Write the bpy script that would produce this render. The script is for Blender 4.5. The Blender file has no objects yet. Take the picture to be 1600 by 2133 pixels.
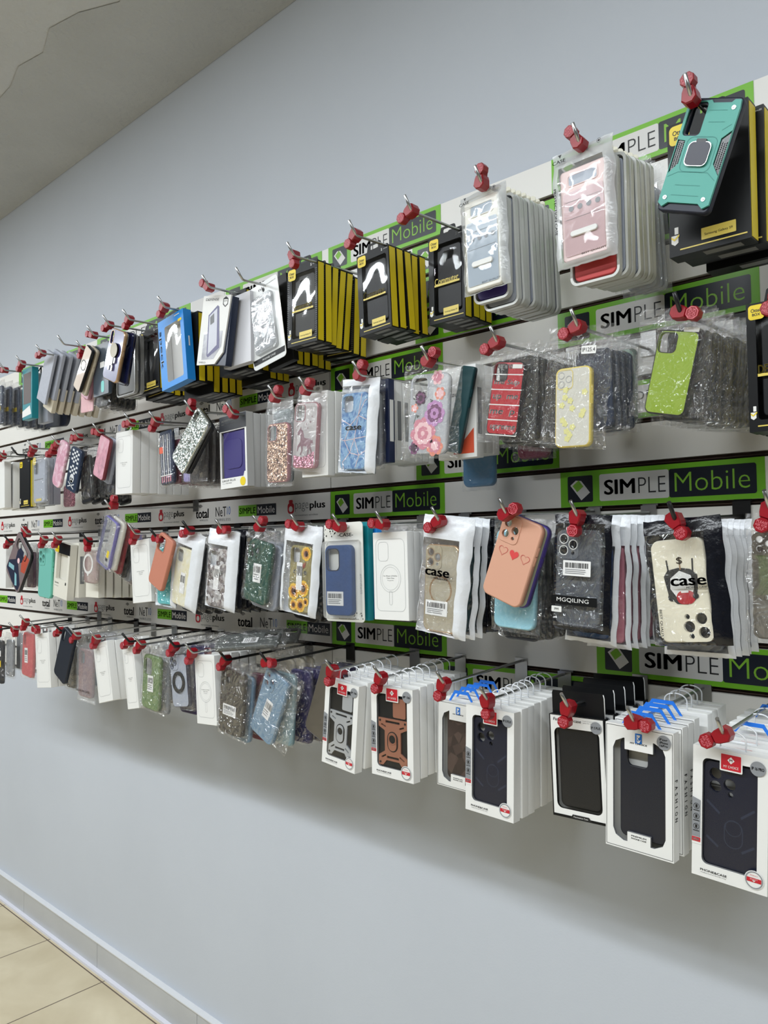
import bpy, bmesh, math, random
from mathutils import Vector, Matrix, noise

# ------------------------------------------------------------------ camera, light, exposure
scene = bpy.context.scene
COL = scene.collection
CAMZ, DIST, FPX = 1.436, 1.307, 1616.0
YAW, PITCH, ROLL = 0.749086, 0.044505, -0.011308
cy, sy = math.cos(YAW), math.sin(YAW)
FW = Vector((-sy*math.cos(PITCH), cy*math.cos(PITCH), math.sin(PITCH)))
R0 = Vector((cy, sy, 0)); U0 = R0.cross(FW)
RT = R0*math.cos(ROLL) + U0*math.sin(ROLL)
UP = -R0*math.sin(ROLL) + U0*math.cos(ROLL)
EYE = Vector((0, -DIST, CAMZ))
cam = bpy.data.cameras.new('camera'); camo = bpy.data.objects.new('camera', cam); COL.objects.link(camo)
M = Matrix((RT, UP, -FW)).transposed().to_4x4(); M.translation = EYE
camo.matrix_world = M
cam.sensor_fit = 'HORIZONTAL'; cam.sensor_width = 36; cam.lens = FPX*36/1600
cam.clip_start = 0.02
scene.camera = camo
scene.view_settings.view_transform = 'Standard'
scene.view_settings.look = 'None'
scene.view_settings.gamma = 1
scene.view_settings.use_curve_mapping = False
scene.view_settings.exposure = 0.0
try:
    scene.cycles.transparent_max_bounces = 40
except Exception:
    pass
world = bpy.data.worlds.new('world'); scene.world = world; world.use_nodes = True
world.node_tree.nodes['Background'].inputs[0].default_value = (0.80, 0.84, 0.92, 1)
world.node_tree.nodes['Background'].inputs[1].default_value = 0.25
LIGHTS = [(-5.75, -2.0, 50), (-3.45, -2.0, 52), (-1.15, -2.0, 52), (1.15, -2.0, 49),
          (-3.45, -4.3, 5), (-1.15, -4.3, 5)]
for lx, ly, lw in LIGHTS:
    a = bpy.data.lights.new('ceiling_panel', 'AREA'); a.shape = 'RECTANGLE'
    a.size = 2.2; a.size_y = 0.14; a.energy = lw; a.color = (0.90, 0.96, 1.0)
    o = bpy.data.objects.new('ceiling_panel_light', a); COL.objects.link(o)
    o.location = (lx, ly, 2.87); o.rotation_euler = (math.radians(4.5 if ly > -3 else 0), 0, 0)

def at(px, py, Y):
    """point of the scene at distance plane Y seen at pixel (px,py)"""
    d = FW + RT*((px-800)/FPX) - UP*((py-1066.5)/FPX)
    return EYE + d*((Y+DIST)/d.y)

# ------------------------------------------------------------------ materials
MATS = {}
def nodes(m):
    m.use_nodes = True
    return m.node_tree.nodes, m.node_tree.links
def mat(name, col, rough=0.5, metal=0.0, spec=0.5, coat=0.0, bump=0.0, bscale=60, emit=None, stretch=None, mottle=0.0, mscale=8):
    if name in MATS: return MATS[name]
    m = bpy.data.materials.new(name); n, l = nodes(m)
    b = n['Principled BSDF']
    b.inputs['Base Color'].default_value = (*col, 1)
    b.inputs['Roughness'].default_value = rough
    b.inputs['Metallic'].default_value = metal
    b.inputs['Specular IOR Level'].default_value = spec
    b.inputs['Coat Weight'].default_value = coat
    b.inputs['Coat Roughness'].default_value = 0.06
    if bump or mottle:
        tc = n.new('ShaderNodeTexCoord'); nz = n.new('ShaderNodeTexNoise')
        nz.inputs['Scale'].default_value = bscale; nz.inputs['Detail'].default_value = 4
        l.new(tc.outputs['Object'], nz.inputs['Vector'])
        if bump:
            bp = n.new('ShaderNodeBump'); bp.inputs['Strength'].default_value = bump; bp.inputs['Distance'].default_value = 0.01
            l.new(nz.outputs['Fac'], bp.inputs['Height']); l.new(bp.outputs['Normal'], b.inputs['Normal'])
            if coat: l.new(bp.outputs['Normal'], b.inputs['Coat Normal'])
        if mottle:
            n2 = n.new('ShaderNodeTexNoise'); n2.inputs['Scale'].default_value = mscale; n2.inputs['Detail'].default_value = 5
            l.new(tc.outputs['Object'], n2.inputs['Vector'])
            mr = n.new('ShaderNodeMapRange'); mr.inputs[1].default_value = .3; mr.inputs[2].default_value = .7
            mr.inputs[3].default_value = 1-mottle; mr.inputs[4].default_value = 1+mottle*.5
            l.new(n2.outputs['Fac'], mr.inputs[0])
            mx = n.new('ShaderNodeMix'); mx.data_type = 'RGBA'; mx.blend_type = 'MULTIPLY'; mx.inputs[0].default_value = 1
            mx.inputs[6].default_value = (*col, 1); l.new(mr.outputs[0], mx.inputs[7]); l.new(mx.outputs[2], b.inputs['Base Color'])
    MATS[name] = m
    return m
def srgb(r, g, b):
    f = lambda c: (c/255/12.92) if c/255 <= 0.04045 else ((c/255+0.055)/1.055)**2.4
    return (f(r), f(g), f(b))
def film(name, haze=0.10, hcol=(0.9, 0.92, 0.95), gloss=0.10, rough=0.10, bump=0.6, scale=55, tint=(1, 1, 1), base=0.03, detail=3, distort=1.2, dist=.012):
    """thin clear plastic: transparent, with a glossy crumpled surface and a little milky haze"""
    if name in MATS: return MATS[name]
    m = bpy.data.materials.new(name); n, l = nodes(m)
    n.remove(n['Principled BSDF']); out = n['Material Output']
    tc = n.new('ShaderNodeTexCoord')
    tr = n.new('ShaderNodeBsdfTransparent'); tr.inputs[0].default_value = (*tint, 1)
    gl = n.new('ShaderNodeBsdfGlossy'); gl.inputs['Roughness'].default_value = rough
    df = n.new('ShaderNodeBsdfDiffuse'); df.inputs[0].default_value = (*hcol, 1)
    m1 = n.new('ShaderNodeMixShader'); m1.inputs[0].default_value = haze
    l.new(tr.outputs[0], m1.inputs[1]); l.new(df.outputs[0], m1.inputs[2])
    m2 = n.new('ShaderNodeMixShader')
    lw = n.new('ShaderNodeLayerWeight'); lw.inputs['Blend'].default_value = 0.25
    ma = n.new('ShaderNodeMath'); ma.operation = 'MULTIPLY_ADD'; ma.inputs[1].default_value = gloss*3; ma.inputs[2].default_value = base
    ma.use_clamp = True
    l.new(lw.outputs['Fresnel'], ma.inputs[0]); l.new(ma.outputs[0], m2.inputs[0])
    l.new(m1.outputs[0], m2.inputs[1]); l.new(gl.outputs[0], m2.inputs[2])
    if bump:
        nz = n.new('ShaderNodeTexNoise'); nz.inputs['Scale'].default_value = scale; nz.inputs['Detail'].default_value = detail
        nz.inputs['Distortion'].default_value = distort
        l.new(tc.outputs['Object'], nz.inputs['Vector'])
        bp = n.new('ShaderNodeBump'); bp.inputs['Strength'].default_value = bump; bp.inputs['Distance'].default_value = dist
        l.new(nz.outputs['Fac'], bp.inputs['Height']); l.new(bp.outputs[0], gl.inputs['Normal'])
    l.new(m2.outputs[0], out.inputs[0])
    MATS[name] = m
    return m
def glitter(name, c1, c2, scale=900):
    if name in MATS: return MATS[name]
    m = bpy.data.materials.new(name); n, l = nodes(m); b = n['Principled BSDF']
    tc = n.new('ShaderNodeTexCoord'); v = n.new('ShaderNodeTexVoronoi'); v.inputs['Scale'].default_value = scale
    l.new(tc.outputs['Object'], v.inputs['Vector'])
    cr = n.new('ShaderNodeValToRGB'); cr.color_ramp.elements[0].color = (*c1, 1); cr.color_ramp.elements[1].color = (*c2, 1)
    cr.color_ramp.elements[0].position = .35; cr.color_ramp.elements[1].position = .75
    sp = n.new('ShaderNodeSeparateColor'); l.new(v.outputs['Color'], sp.inputs[0]); l.new(sp.outputs[0], cr.inputs[0])
    l.new(cr.outputs[0], b.inputs['Base Color'])
    b.inputs['Metallic'].default_value = .55; b.inputs['Roughness'].default_value = .3
    g = n.new('ShaderNodeNewGeometry'); vm = n.new('ShaderNodeVectorMath'); vm.operation = 'SUBTRACT'; vm.inputs[1].default_value = (.5, .5, .5)
    l.new(v.outputs['Color'], vm.inputs[0])
    sc = n.new('ShaderNodeVectorMath'); sc.operation = 'SCALE'; sc.inputs['Scale'].default_value = .9; l.new(vm.outputs[0], sc.inputs[0])
    ad = n.new('ShaderNodeVectorMath'); ad.operation = 'ADD'; l.new(g.outputs['Normal'], ad.inputs[0]); l.new(sc.outputs[0], ad.inputs[1])
    no = n.new('ShaderNodeVectorMath'); no.operation = 'NORMALIZE'; l.new(ad.outputs[0], no.inputs[0]); l.new(no.outputs[0], b.inputs['Normal'])
    MATS[name] = m
    return m
def ramp_mat(name, stops, tex='noise', scale=20, rough=.3, coat=.4, dist=2.0, coord='Object', vscale=(1, 1, 1)):
    if name in MATS: return MATS[name]
    m = bpy.data.materials.new(name); n, l = nodes(m); b = n['Principled BSDF']
    tc = n.new('ShaderNodeTexCoord'); mp = n.new('ShaderNodeMapping'); mp.inputs['Scale'].default_value = vscale
    l.new(tc.outputs[coord], mp.inputs[0])
    if tex == 'noise':
        t = n.new('ShaderNodeTexNoise'); t.inputs['Scale'].default_value = scale; t.inputs['Distortion'].default_value = dist
        t.inputs['Detail'].default_value = 5; out = t.outputs['Fac']
    elif tex == 'voronoi':
        t = n.new('ShaderNodeTexVoronoi'); t.inputs['Scale'].default_value = scale
        s = n.new('ShaderNodeSeparateColor'); l.new(t.outputs['Color'], s.inputs[0]); out = s.outputs[0]
    l.new(mp.outputs[0], t.inputs['Vector'])
    cr = n.new('ShaderNodeValToRGB')
    while len(cr.color_ramp.elements) < len(stops): cr.color_ramp.elements.new(.5)
    for e, (p, c) in zip(cr.color_ramp.elements, stops): e.position = p; e.color = (*c, 1)
    l.new(out, cr.inputs[0]); l.new(cr.outputs[0], b.inputs['Base Color'])
    b.inputs['Roughness'].default_value = rough; b.inputs['Coat Weight'].default_value = coat
    MATS[name] = m
    return m

WHITE = mat('white_card', srgb(232, 232, 230), .45)
CREAM = mat('cream_card', srgb(222, 219, 208), .5)
BLACKC = mat('black_card', srgb(15, 16, 18), .42, coat=.04, spec=.25)
BLACKP = mat('black_plastic', srgb(22, 23, 27), .35)
INK = mat('black_ink', srgb(25, 25, 27), .5)
GREYINK = mat('grey_ink', srgb(120, 122, 125), .5)
LINE = mat('fine_grey_line', srgb(170, 172, 174), .5)
YEL = mat('yellow_card', srgb(232, 205, 35), .4)
YELSIDE = mat('mustard_yellow_card', srgb(226, 202, 32), .45)
YELLAB = mat('pale_yellow_label', srgb(222, 200, 95), .4)
RED = mat('lock_red_plastic', srgb(148, 12, 28), .36, coat=.15)
PINKINK = mat('pale_pink_print', srgb(232, 130, 142), .5)
REDINK = mat('red_print', srgb(196, 32, 48), .4)
CHROME = mat('brushed_steel', srgb(190, 190, 190), .28, metal=1)
BLKMET = mat('black_enamel_metal', srgb(26, 26, 28), .3)
GREEN = mat('lime_green_vinyl', srgb(118, 190, 38), .35)
NAVYV = mat('dark_navy_vinyl', srgb(16, 24, 38), .3)
STRIPW = mat('pale_grey_vinyl', srgb(226, 224, 221), .38)
LIMEINK = mat('lime_letter_vinyl', srgb(132, 190, 50), .4)
GREYST = mat('grey_round_sticker', srgb(140, 143, 148), .4)
BLUEP = mat('bright_blue_plastic', srgb(40, 120, 225), .35)
BLUEINK = mat('blue_print', srgb(20, 110, 200), .4)
NAVY = mat('navy_silicone', srgb(22, 28, 48), .45)
FILM = film('clear_window_film', haze=.0, gloss=.04, rough=.04, bump=.26, scale=12, base=.010, detail=0, distort=.6)
BAG = film('clear_crinkled_bag_film', haze=.018, gloss=.03, rough=.085, bump=1.0, scale=20, base=.08, dist=.03, detail=1.6, distort=3.0)
SOFTBAG = film('milky_bag_film', haze=.10, gloss=.02, rough=.10, bump=.45, scale=30, base=.04)
CLEARP = film('clear_hard_plastic', haze=.06, gloss=.22, rough=.06, bump=.10, scale=14, base=.035, detail=0)
SMOKE = film('smoky_hard_plastic', haze=.86, hcol=srgb(98, 92, 82), gloss=.25, rough=.2, bump=.15, scale=20, base=.04)
FROSTBAG = film('frosted_bag_border', haze=.60, hcol=srgb(215, 218, 220), gloss=.08, rough=.2, bump=.3, scale=30, base=.03)
WHITEBAG = mat('white_foil_bag', srgb(224, 227, 232), .33, bump=.25, bscale=45)
BLACKBAG = mat('black_foil_bag', srgb(16, 18, 26), .24, bump=.35, bscale=40)

# ------------------------------------------------------------------ mesh helpers
def rr(w, h, r, cx=0, cz=0, n=5):
    r = max(min(r, w/2-1e-5, h/2-1e-5), 1e-5); P = []
    for (sx, sz, a0) in ((1, 1, 0), (-1, 1, 90), (-1, -1, 180), (1, -1, 270)):
        for i in range(n+1):
            a = math.radians(a0+90*i/n)
            P.append((cx+sx*(w/2-r)+r*math.cos(a), cz+sz*(h/2-r)+r*math.sin(a)))
    return P
def circ(r, cx=0, cz=0, n=20, a0=0):
    return [(cx+r*math.cos(a0+2*math.pi*i/n), cz+r*math.sin(a0+2*math.pi*i/n)) for i in range(n)]
TXT = {}
def text_mesh(s, off=0.0):
    k = (s, off)
    if k not in TXT:
        c = bpy.data.curves.new('t', 'FONT'); c.body = s; c.offset = min(off, 0); c.resolution_u = 3
        o = bpy.data.objects.new('t', c)
        me = bpy.data.meshes.new_from_object(o)
        vs = [v.co.copy() for v in me.vertices]; fs = [tuple(p.vertices) for p in me.polygons]
        if off > .005:
            # heavier strokes: the same letters laid again slightly beside themselves
            b = off*.9; n0 = len(vs); base_v = list(vs); base_f = list(fs)
            for q, (ddx, ddy) in enumerate(((b, 0), (-b, 0), (0, b*.45), (0, -b*.45))):
                vs += [Vector((v.x+ddx, v.y+ddy, 0)) for v in base_v]; fs += [tuple(i+n0*(q+1) for i in f) for f in base_f]
        x0 = min(v.x for v in vs); x1 = max(v.x for v in vs); y0 = min(v.y for v in vs); y1 = max(v.y for v in vs)
        TXT[k] = ([((v.x-x0)/(x1-x0)-.5, (v.y-y0)/(y1-y0)-.5) for v in vs], fs, (x1-x0)/(y1-y0))
        bpy.data.objects.remove(o); bpy.data.curves.remove(c); bpy.data.meshes.remove(me)
    return TXT[k]
class MB:
    def __init__(s): s.bm = bmesh.new(); s.mats = []; s.smooth = False
    def mi(s, m):
        if m not in s.mats: s.mats.append(m)
        return s.mats.index(m)
    def face(s, vs, m, smooth=False):
        try: f = s.bm.faces.new(vs)
        except ValueError: return None
        f.material_index = s.mi(m); f.smooth = smooth
        return f
    def box(s, x0, x1, y0, y1, z0, z1, m):
        v = [s.bm.verts.new(p) for p in ((x0, y0, z0), (x1, y0, z0), (x1, y1, z0), (x0, y1, z0), (x0, y0, z1), (x1, y0, z1), (x1, y1, z1), (x0, y1, z1))]
        for q in ((0, 1, 5, 4), (1, 2, 6, 5), (2, 3, 7, 6), (3, 0, 4, 7), (4, 5, 6, 7), (3, 2, 1, 0)): s.face([v[i] for i in q], m)
        return v
    def poly(s, pts, y, m, holes=()):
        edges = []
        for loop in (pts, *holes):
            vs = [s.bm.verts.new((p[0], y, p[1])) for p in loop]
            edges += [s.bm.edges.new((vs[i], vs[(i+1) % len(vs)])) for i in range(len(vs))]
        if not holes and len(pts) > 2:
            f = s.bm.faces.new([e.verts[0] for e in edges]) if False else None
        r = bmesh.ops.triangle_fill(s.bm, use_beauty=True, use_dissolve=False, edges=edges)
        k = s.mi(m)
        for f in r['geom']:
            if isinstance(f, bmesh.types.BMFace): f.material_index = k
    def walls(s, pts, y0, y1, m, smooth=True, flip=False):
        a = [s.bm.verts.new((p[0], y0, p[1])) for p in pts]; b = [s.bm.verts.new((p[0], y1, p[1])) for p in pts]
        n = len(pts)
        for i in range(n):
            q = [a[i], a[(i+1) % n], b[(i+1) % n], b[i]]
            s.face(q[::-1] if flip else q, m, smooth)
    def loft(s, rings, m, smooth=True):
        R = [[s.bm.verts.new(p) for p in r] for r in rings]
        n = len(rings[0])
        for a, b in zip(R, R[1:]):
            for i in range(n): s.face([a[i], a[(i+1) % n], b[(i+1) % n], b[i]], m, smooth)
        return R
    def slab(s, pts, y0, y1, m, holes=(), smooth=False):
        s.poly(pts, y0, m, holes); s.poly(pts, y1, m, holes)
        s.walls(pts, y0, y1, m, smooth)
        for h in holes: s.walls(h, y0, y1, m, smooth, True)
    def rslab(s, w, h, r, y0, y1, m, bev=.001, cx=0, cz=0, holes=(), n=5, back=True):
        """rounded slab with a softened front edge"""
        o = rr(w, h, r, cx, cz, n); i = rr(w-2*bev, h-2*bev, r-bev, cx, cz, n); j = rr(w-.6*bev, h-.6*bev, r-.3*bev, cx, cz, n)
        s.poly(i, y0, m, holes)
        s.loft([[(p[0], y0, p[1]) for p in i], [(p[0], y0+.3*bev, p[1]) for p in j], [(p[0], y0+bev, p[1]) for p in o], [(p[0], y1, p[1]) for p in o]], m)
        for hh in holes: s.walls(hh, y0, y0+.004, m, True, True)
        if back: s.poly(o, y1, m, holes)
    def ring(s, w, h, r, t, y, m, cx=0, cz=0, n=5):
        s.poly(rr(w, h, r, cx, cz, n), y, m, [rr(w-2*t, h-2*t, max(r-t, .0002), cx, cz, n)])
    def cring(s, r, t, y, m, cx=0, cz=0, n=20): s.poly(circ(r, cx, cz, n), y, m, [circ(r-t, cx, cz, n)])
    def tube(s, pts, r, m, n=8, cap=True):
        pts = [Vector(p) for p in pts]; R = []
        up = Vector((1, 0, 0))
        for i, p in enumerate(pts):
            d = (pts[min(i+1, len(pts)-1)]-pts[max(i-1, 0)]).normalized()
            a = d.cross(up)
            if a.length < .05: a = d.cross(Vector((0, 0, 1)))
            a.normalize(); b = d.cross(a)
            R.append([p+(a*math.cos(2*math.pi*k/n)+b*math.sin(2*math.pi*k/n))*r for k in range(n)])
        V = s.loft(R, m)
        if cap:
            s.face(V[0][::-1], m); s.face(V[-1], m)
    def text(s, t, cx, cz, m, w=None, h=None, y=-.0004, rot=0, off=0.0, shear=0.0):
        vs, fs, asp = text_mesh(t, off)
        if w is None: w = h*asp
        if h is None: h = w/asp
        c, sn = math.cos(rot), math.sin(rot); V = []
        for (x, z) in vs:
            x = x*w+shear*z*h; z = z*h
            V.append(s.bm.verts.new((cx+c*x-sn*z, y, cz+sn*x+c*z)))
        for f in fs: s.face([V[i] for i in f], m)
    def build(s, name, parent=None, loc=None, rot=None):
        me = bpy.data.meshes.new(name)
        bmesh.ops.recalc_face_normals(s.bm, faces=s.bm.faces)
        s.bm.to_mesh(me); s.bm.free()
        for m in s.mats: me.materials.append(m)
        o = bpy.data.objects.new(name, me); COL.objects.link(o)
        if parent: o.parent = parent
        if loc is not None: o.location = loc
        if rot is not None: o.rotation_euler = rot
        return o
def tag(o, label=None, cat=None, group=None, kind=None):
    if label: o['label'] = label
    if cat: o['category'] = cat
    if group: o['group'] = group
    if kind: o['kind'] = kind
    return o
def empty(name, loc, rot, label, cat, group=None):
    o = bpy.data.objects.new(name, None); COL.objects.link(o); o.empty_display_size = .01
    o.location = loc; o.rotation_euler = rot
    return tag(o, label, cat, group)
KIDS = {}
def children(o): return list(o.children)
def copy_tree(o, parent=None):
    c = o.copy(); COL.objects.link(c)
    if parent: c.parent = parent
    for ch in children(o): copy_tree(ch, c)
    return c

# ------------------------------------------------------------------ the room
ZC = 2.904
def struct(name, mb): return tag(mb.build(name), kind='structure')
m_wall = mat('pale_blue_grey_paint', srgb(196, 202, 212), .55, bump=.03, bscale=260, mottle=.03, mscale=2)
m_wall2 = mat('slate_grey_paint', srgb(84, 86, 90), .7)
m_ceil = mat('grey_textured_plaster', srgb(206, 208, 211), .9, bump=.7, bscale=38, mottle=.10, mscale=1.3)
mb = MB(); mb.box(-8, 3.5, .02, .14, 0, ZC, m_wall); struct('wall_back', mb)
mb = MB(); mb.box(-8.12, -8, -6, .14, 0, ZC, m_wall2); struct('wall_left', mb)
mb = MB(); mb.box(3.5, 3.62, -6, .14, 0, ZC, m_wall2); struct('wall_right', mb)
mb = MB(); mb.box(-8.12, 3.62, -6.12, -6, 0, ZC, m_wall2); struct('wall_front', mb)
mb = MB(); mb.box(-8.12, 3.62, -6.12, .14, ZC, ZC+.1, m_ceil)
m_c2 = mat('grey_plaster_patch', srgb(188, 190, 192), .9, bump=.8, bscale=45, mottle=.08, mscale=3)
# an irregular band of rougher re-plastered ceiling along the wall
random.seed(4)
edge = []
xx = -8.0
while xx < 3.4:
    edge.append((xx, -.36-.16*noise.noise(Vector((xx*1.3, 3, 1)))-.1*noise.noise(Vector((xx*4.1, 7, 1))))); xx += .12
V0 = [mb.bm.verts.new((x, y, ZC-.002)) for x, y in edge]; V1 = [mb.bm.verts.new((x, .019, ZC-.002)) for x, y in edge]
for i in range(len(edge)-1): mb.face([V0[i], V0[i+1], V1[i+1], V1[i]], m_c2)
struct('ceiling', mb)
def tile_mat():
    m = bpy.data.materials.new('beige_floor_tile'); n, l = nodes(m); b = n['Principled BSDF']
    tc = n.new('ShaderNodeTexCoord'); mp = n.new('ShaderNodeMapping')
    l.new(tc.outputs['Object'], mp.inputs[0])
    br = n.new('ShaderNodeTexBrick'); br.offset = 0; br.squash = 1
    br.inputs['Scale'].default_value = 1; br.inputs['Mortar Size'].default_value = .0022; br.inputs['Mortar Smooth'].default_value = 0
    br.inputs['Brick Width'].default_value = TILE; br.inputs['Row Height'].default_value = TILE
    mp.inputs['Location'].default_value = (-TX, -TY, 0)
    l.new(mp.outputs[0], br.inputs['Vector'])
    nz = n.new('ShaderNodeTexNoise'); nz.inputs['Scale'].default_value = 5; nz.inputs['Detail'].default_value = 6; nz.inputs['Distortion'].default_value = .6
    l.new(tc.outputs['Object'], nz.inputs['Vector'])
    cr = n.new('ShaderNodeValToRGB'); cr.color_ramp.elements[0].color = (*srgb(188, 174, 144), 1); cr.color_ramp.elements[1].color = (*srgb(212, 200, 172), 1)
    cr.color_ramp.elements[0].position = .3; cr.color_ramp.elements[1].position = .75
    l.new(nz.outputs['Fac'], cr.inputs[0]); l.new(cr.outputs[0], br.inputs['Color1']); l.new(cr.outputs[0], br.inputs['Color2'])
    br.inputs['Mortar'].default_value = (*srgb(92, 76, 62), 1)
    l.new(br.outputs['Color'], b.inputs['Base Color']); b.inputs['Roughness'].default_value = .35
    return m
def floor_at(px, py):
    d = FW + RT*((px-800)/FPX) - UP*((py-1066.5)/FPX)
    return EYE + d*(-CAMZ/d.z)
g1 = floor_at(52, 1976); g2 = floor_at(112, 2090)
TILE = round(abs(g2.x-g1.x), 3); TX = g1.x; TY = -.02
mb = MB(); mb.box(-8.12, 3.62, -6.12, .14, -.1, 0, tile_mat()); struct('floor', mb)
m_base = mat('grey_glossy_baseboard_tile', srgb(186, 188, 190), .35, mottle=.05, mscale=6)
mb = MB()
x = -8.0
m_jt = mat('baseboard_joint', srgb(120, 118, 112), .7)
while x < 3.5:
    mb.box(x, min(x+.6, 3.499), .004, .02, .004, .093, m_base)
    mb.box(x+.6, x+.602, .006, .02, .004, .09, m_jt); x += .602
mb.box(-8, 3.5, .0, .02, .093, .0965, mat('baseboard_top_trim', srgb(215, 216, 218), .25))
struct('baseboard_back', mb)
mb = MB(); mb.box(-8, 3.5, -.010, .02, .0, .008, mat('white_floor_caulk', srgb(222, 222, 232), .4)); struct('trim_1', mb)
# ceiling light panels (out of the frame, above and behind the viewer)
m_diff = mat('white_light_diffuser', (.9, .9, .9), .5)
m_diff.node_tree.nodes['Principled BSDF'].inputs['Emission Color'].default_value = (.93, .97, 1, 1)
m_diff.node_tree.nodes['Principled BSDF'].inputs['Emission Strength'].default_value = 3.0
for lx, ly, lw in LIGHTS:
    mb = MB(); mb.box(-1.14, 1.14, -.10, .10, -.02, -.0005, mat('white_enamel', (.8, .8, .8), .4)); mb.box(-1.1, 1.1, -.07, .07, -.024, -.0202, m_diff)
    o = mb.build('ceiling_light', loc=(lx, ly, ZC)); tag(o, 'recessed white ceiling strip light behind the viewer', 'ceiling light', 'ceiling light panels')

# ------------------------------------------------------------------ slatwall
P = .0762; ZTOP = 2.182; NS = 16
SW0 = -1.393
m_slat = mat('white_melamine_slat', srgb(240, 238, 234), .42, bump=.01)
m_core = mat('brown_fibreboard_groove', srgb(64, 44, 34), .7)
def slat_z(k): return ZTOP-P*(k-1)-.0005, ZTOP-P*k+.0095   # top, bottom of slat k
def panel(x0, x1, label):
    r = empty('slatwall_panel', ((x0+x1)/2, 0, ZTOP-P*NS), (0, 0, 0), label, 'slatwall')
    w = x1-x0; h = P*NS
    mb = MB(); mb.box(-w/2, w/2, .010, .0195, 0, h, m_core)
    for k in range(1, NS+1): mb.box(-w/2, w/2, .004, .011, h-P*k+.003, h-P*k+.0045, m_core)
    mb.build('backing_board', r)
    mb = MB()
    for k in range(1, NS+1):
        a, b = slat_z(k); zb = ZTOP-P*NS
        mb.box(-w/2+.0006, w/2-.0006, 0, .010, b-zb, a-zb, m_slat)
    mb.build('slats', r)
panel(-6.2, SW0-.001, 'white slatwall panel behind the goods, from the left up to the vertical seam')
panel(SW0+.001, 1.05, 'white slatwall panel behind the goods right of the vertical seam')

# --- printed strips on the slats
def wx(px, k, py=None):
    """wall X under pixel column px on slat k"""
    z = ZTOP-P*(k-.5); p = at(px, 1100, 0)
    for _ in range(4):
        # iterate for the row where this column meets height z
        d = FW+RT*((px-800)/FPX); t = DIST/d.y
        py = 1066.5; lo, hi = -500, 3000
        for _ in range(30):
            mid = (lo+hi)/2
            if at(px, mid, 0).z > z: lo = mid
            else: hi = mid
        return at(px, lo, 0).x
def simple_strip(x0, x1, k, label):
    a, b = slat_z(k); w = x1-x0; h = a-b; cz = h/2
    r = empty('advertising_strip', ((x0+x1)/2, -.0012, b), (0, 0, 0), label, 'advertising strip')
    mb = MB(); mb.box(-w/2, w/2, 0, .001, 0, h, GREEN); mb.build('strip_board', r)
    # navy square with the small card symbol
    mb = MB(); sq = h*.74; cx = -w/2+.045*w+sq*.5
    mb.poly(rr(sq*1.05, sq, .003, cx, cz), -.0002, NAVYV)
    def rot(pts, a): return [(cx+(x)*math.cos(a)-(z)*math.sin(a), cz+x*math.sin(a)+z*math.cos(a)) for x, z in pts]
    cw, chh = sq*.46, sq*.74
    mb.poly(rot([(-cw/2, -chh/2), (cw/2, -chh/2), (cw/2, chh/2-.008), (cw/2-.008, chh/2), (-cw/2, chh/2)][::1], math.radians(38)), -.0005, STRIPW)
    mb.poly(rot([(-cw*.36, -chh*.02), (cw*.36, -chh*.02), (cw*.36, chh*.40), (-cw*.36, chh*.40)], math.radians(38)), -.0008, LIMEINK)
    mb.text('SIM', cx-sq*.1, cz+sq*.12, GREEN, w=cw*.6, h=chh*.18, y=-.0010, rot=math.radians(38))
    mb.build('card_logo', r)
    p0 = -w/2+.045*w+sq*1.05+.012; p1 = -w/2+.575*w; p2 = w/2-.035*w
    mb = MB(); mb.poly(rr(p1-p0, sq, .004, (p0+p1)/2, cz), -.0002, STRIPW)
    l = p1-p0
    mb.text('SIM', p0+.05*l+.25*l, cz, INK, w=.46*l, h=sq*.56, y=-.0005, off=.035)
    mb.text('PLE', p0+.57*l+.195*l, cz, INK, w=.38*l, h=sq*.56, y=-.0005, off=-.015)
    mb.build('white_lettering_panel', r)
    mb = MB(); mb.poly(rr(p2-p1, sq, .004, (p1+p2)/2, cz), -.0003, NAVYV)
    mb.text('Mobile', (p1+p2)/2, cz+.001, LIMEINK, w=(p2-p1)*.86, h=sq*.66, y=-.0006, off=-.012)
    mb.build('navy_lettering_panel', r)
SIMP = [(1, 471, 671, 'topmost left of the clear case card'), (1, 203, 397, 'topmost behind the blue window box'), (1, 40, 178, 'topmost above the grey bag stack'),
        (1, 685, 918.5, 'topmost above the stacks of yellow-sided boxes'), (1, 1150, 1571, 'topmost behind the teal case'),
        (2, 860, 1157, 'second slat, behind the white flip case bag'), (3, 1163, 1577, 'third slat, between pink case stack and big black box'),
        (3, 690, 921, 'third slat, behind the stacked black boxes'),
        (4, 866, 1163, 'fourth slat, right under the black boxes'), (5, 690, 923, 'fifth slat, behind the marble case bag'),
        (5, 1163, 1583, 'fifth slat, above the lime green case'), (7, 1166, 1590, 'seventh slat, between lime green case and right edge box'),
        (8, 868, 1165, 'eighth slat, under the red case'),
        (9, 690, 927, 'above the blue leather case card'), (9, 1169, 1595, 'fully visible, above the smooth cream case'),
        (11, 1170, 1600, 'behind the cream case, two letters visible'), (12, 872, 1167, 'behind the peach case bags'),
        (13, 693, 931, 'under the gold rimmed case bag'), (13, 1244, 1745, 'under the cream case, at the lower right'),
        (14, 923, 1252, 'lowest, behind the navy and brown window boxes')]
for k, a, b, d in SIMP:
    simple_strip(wx(a, k), wx(b, k), k, 'green advertising strip, '+d)
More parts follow.
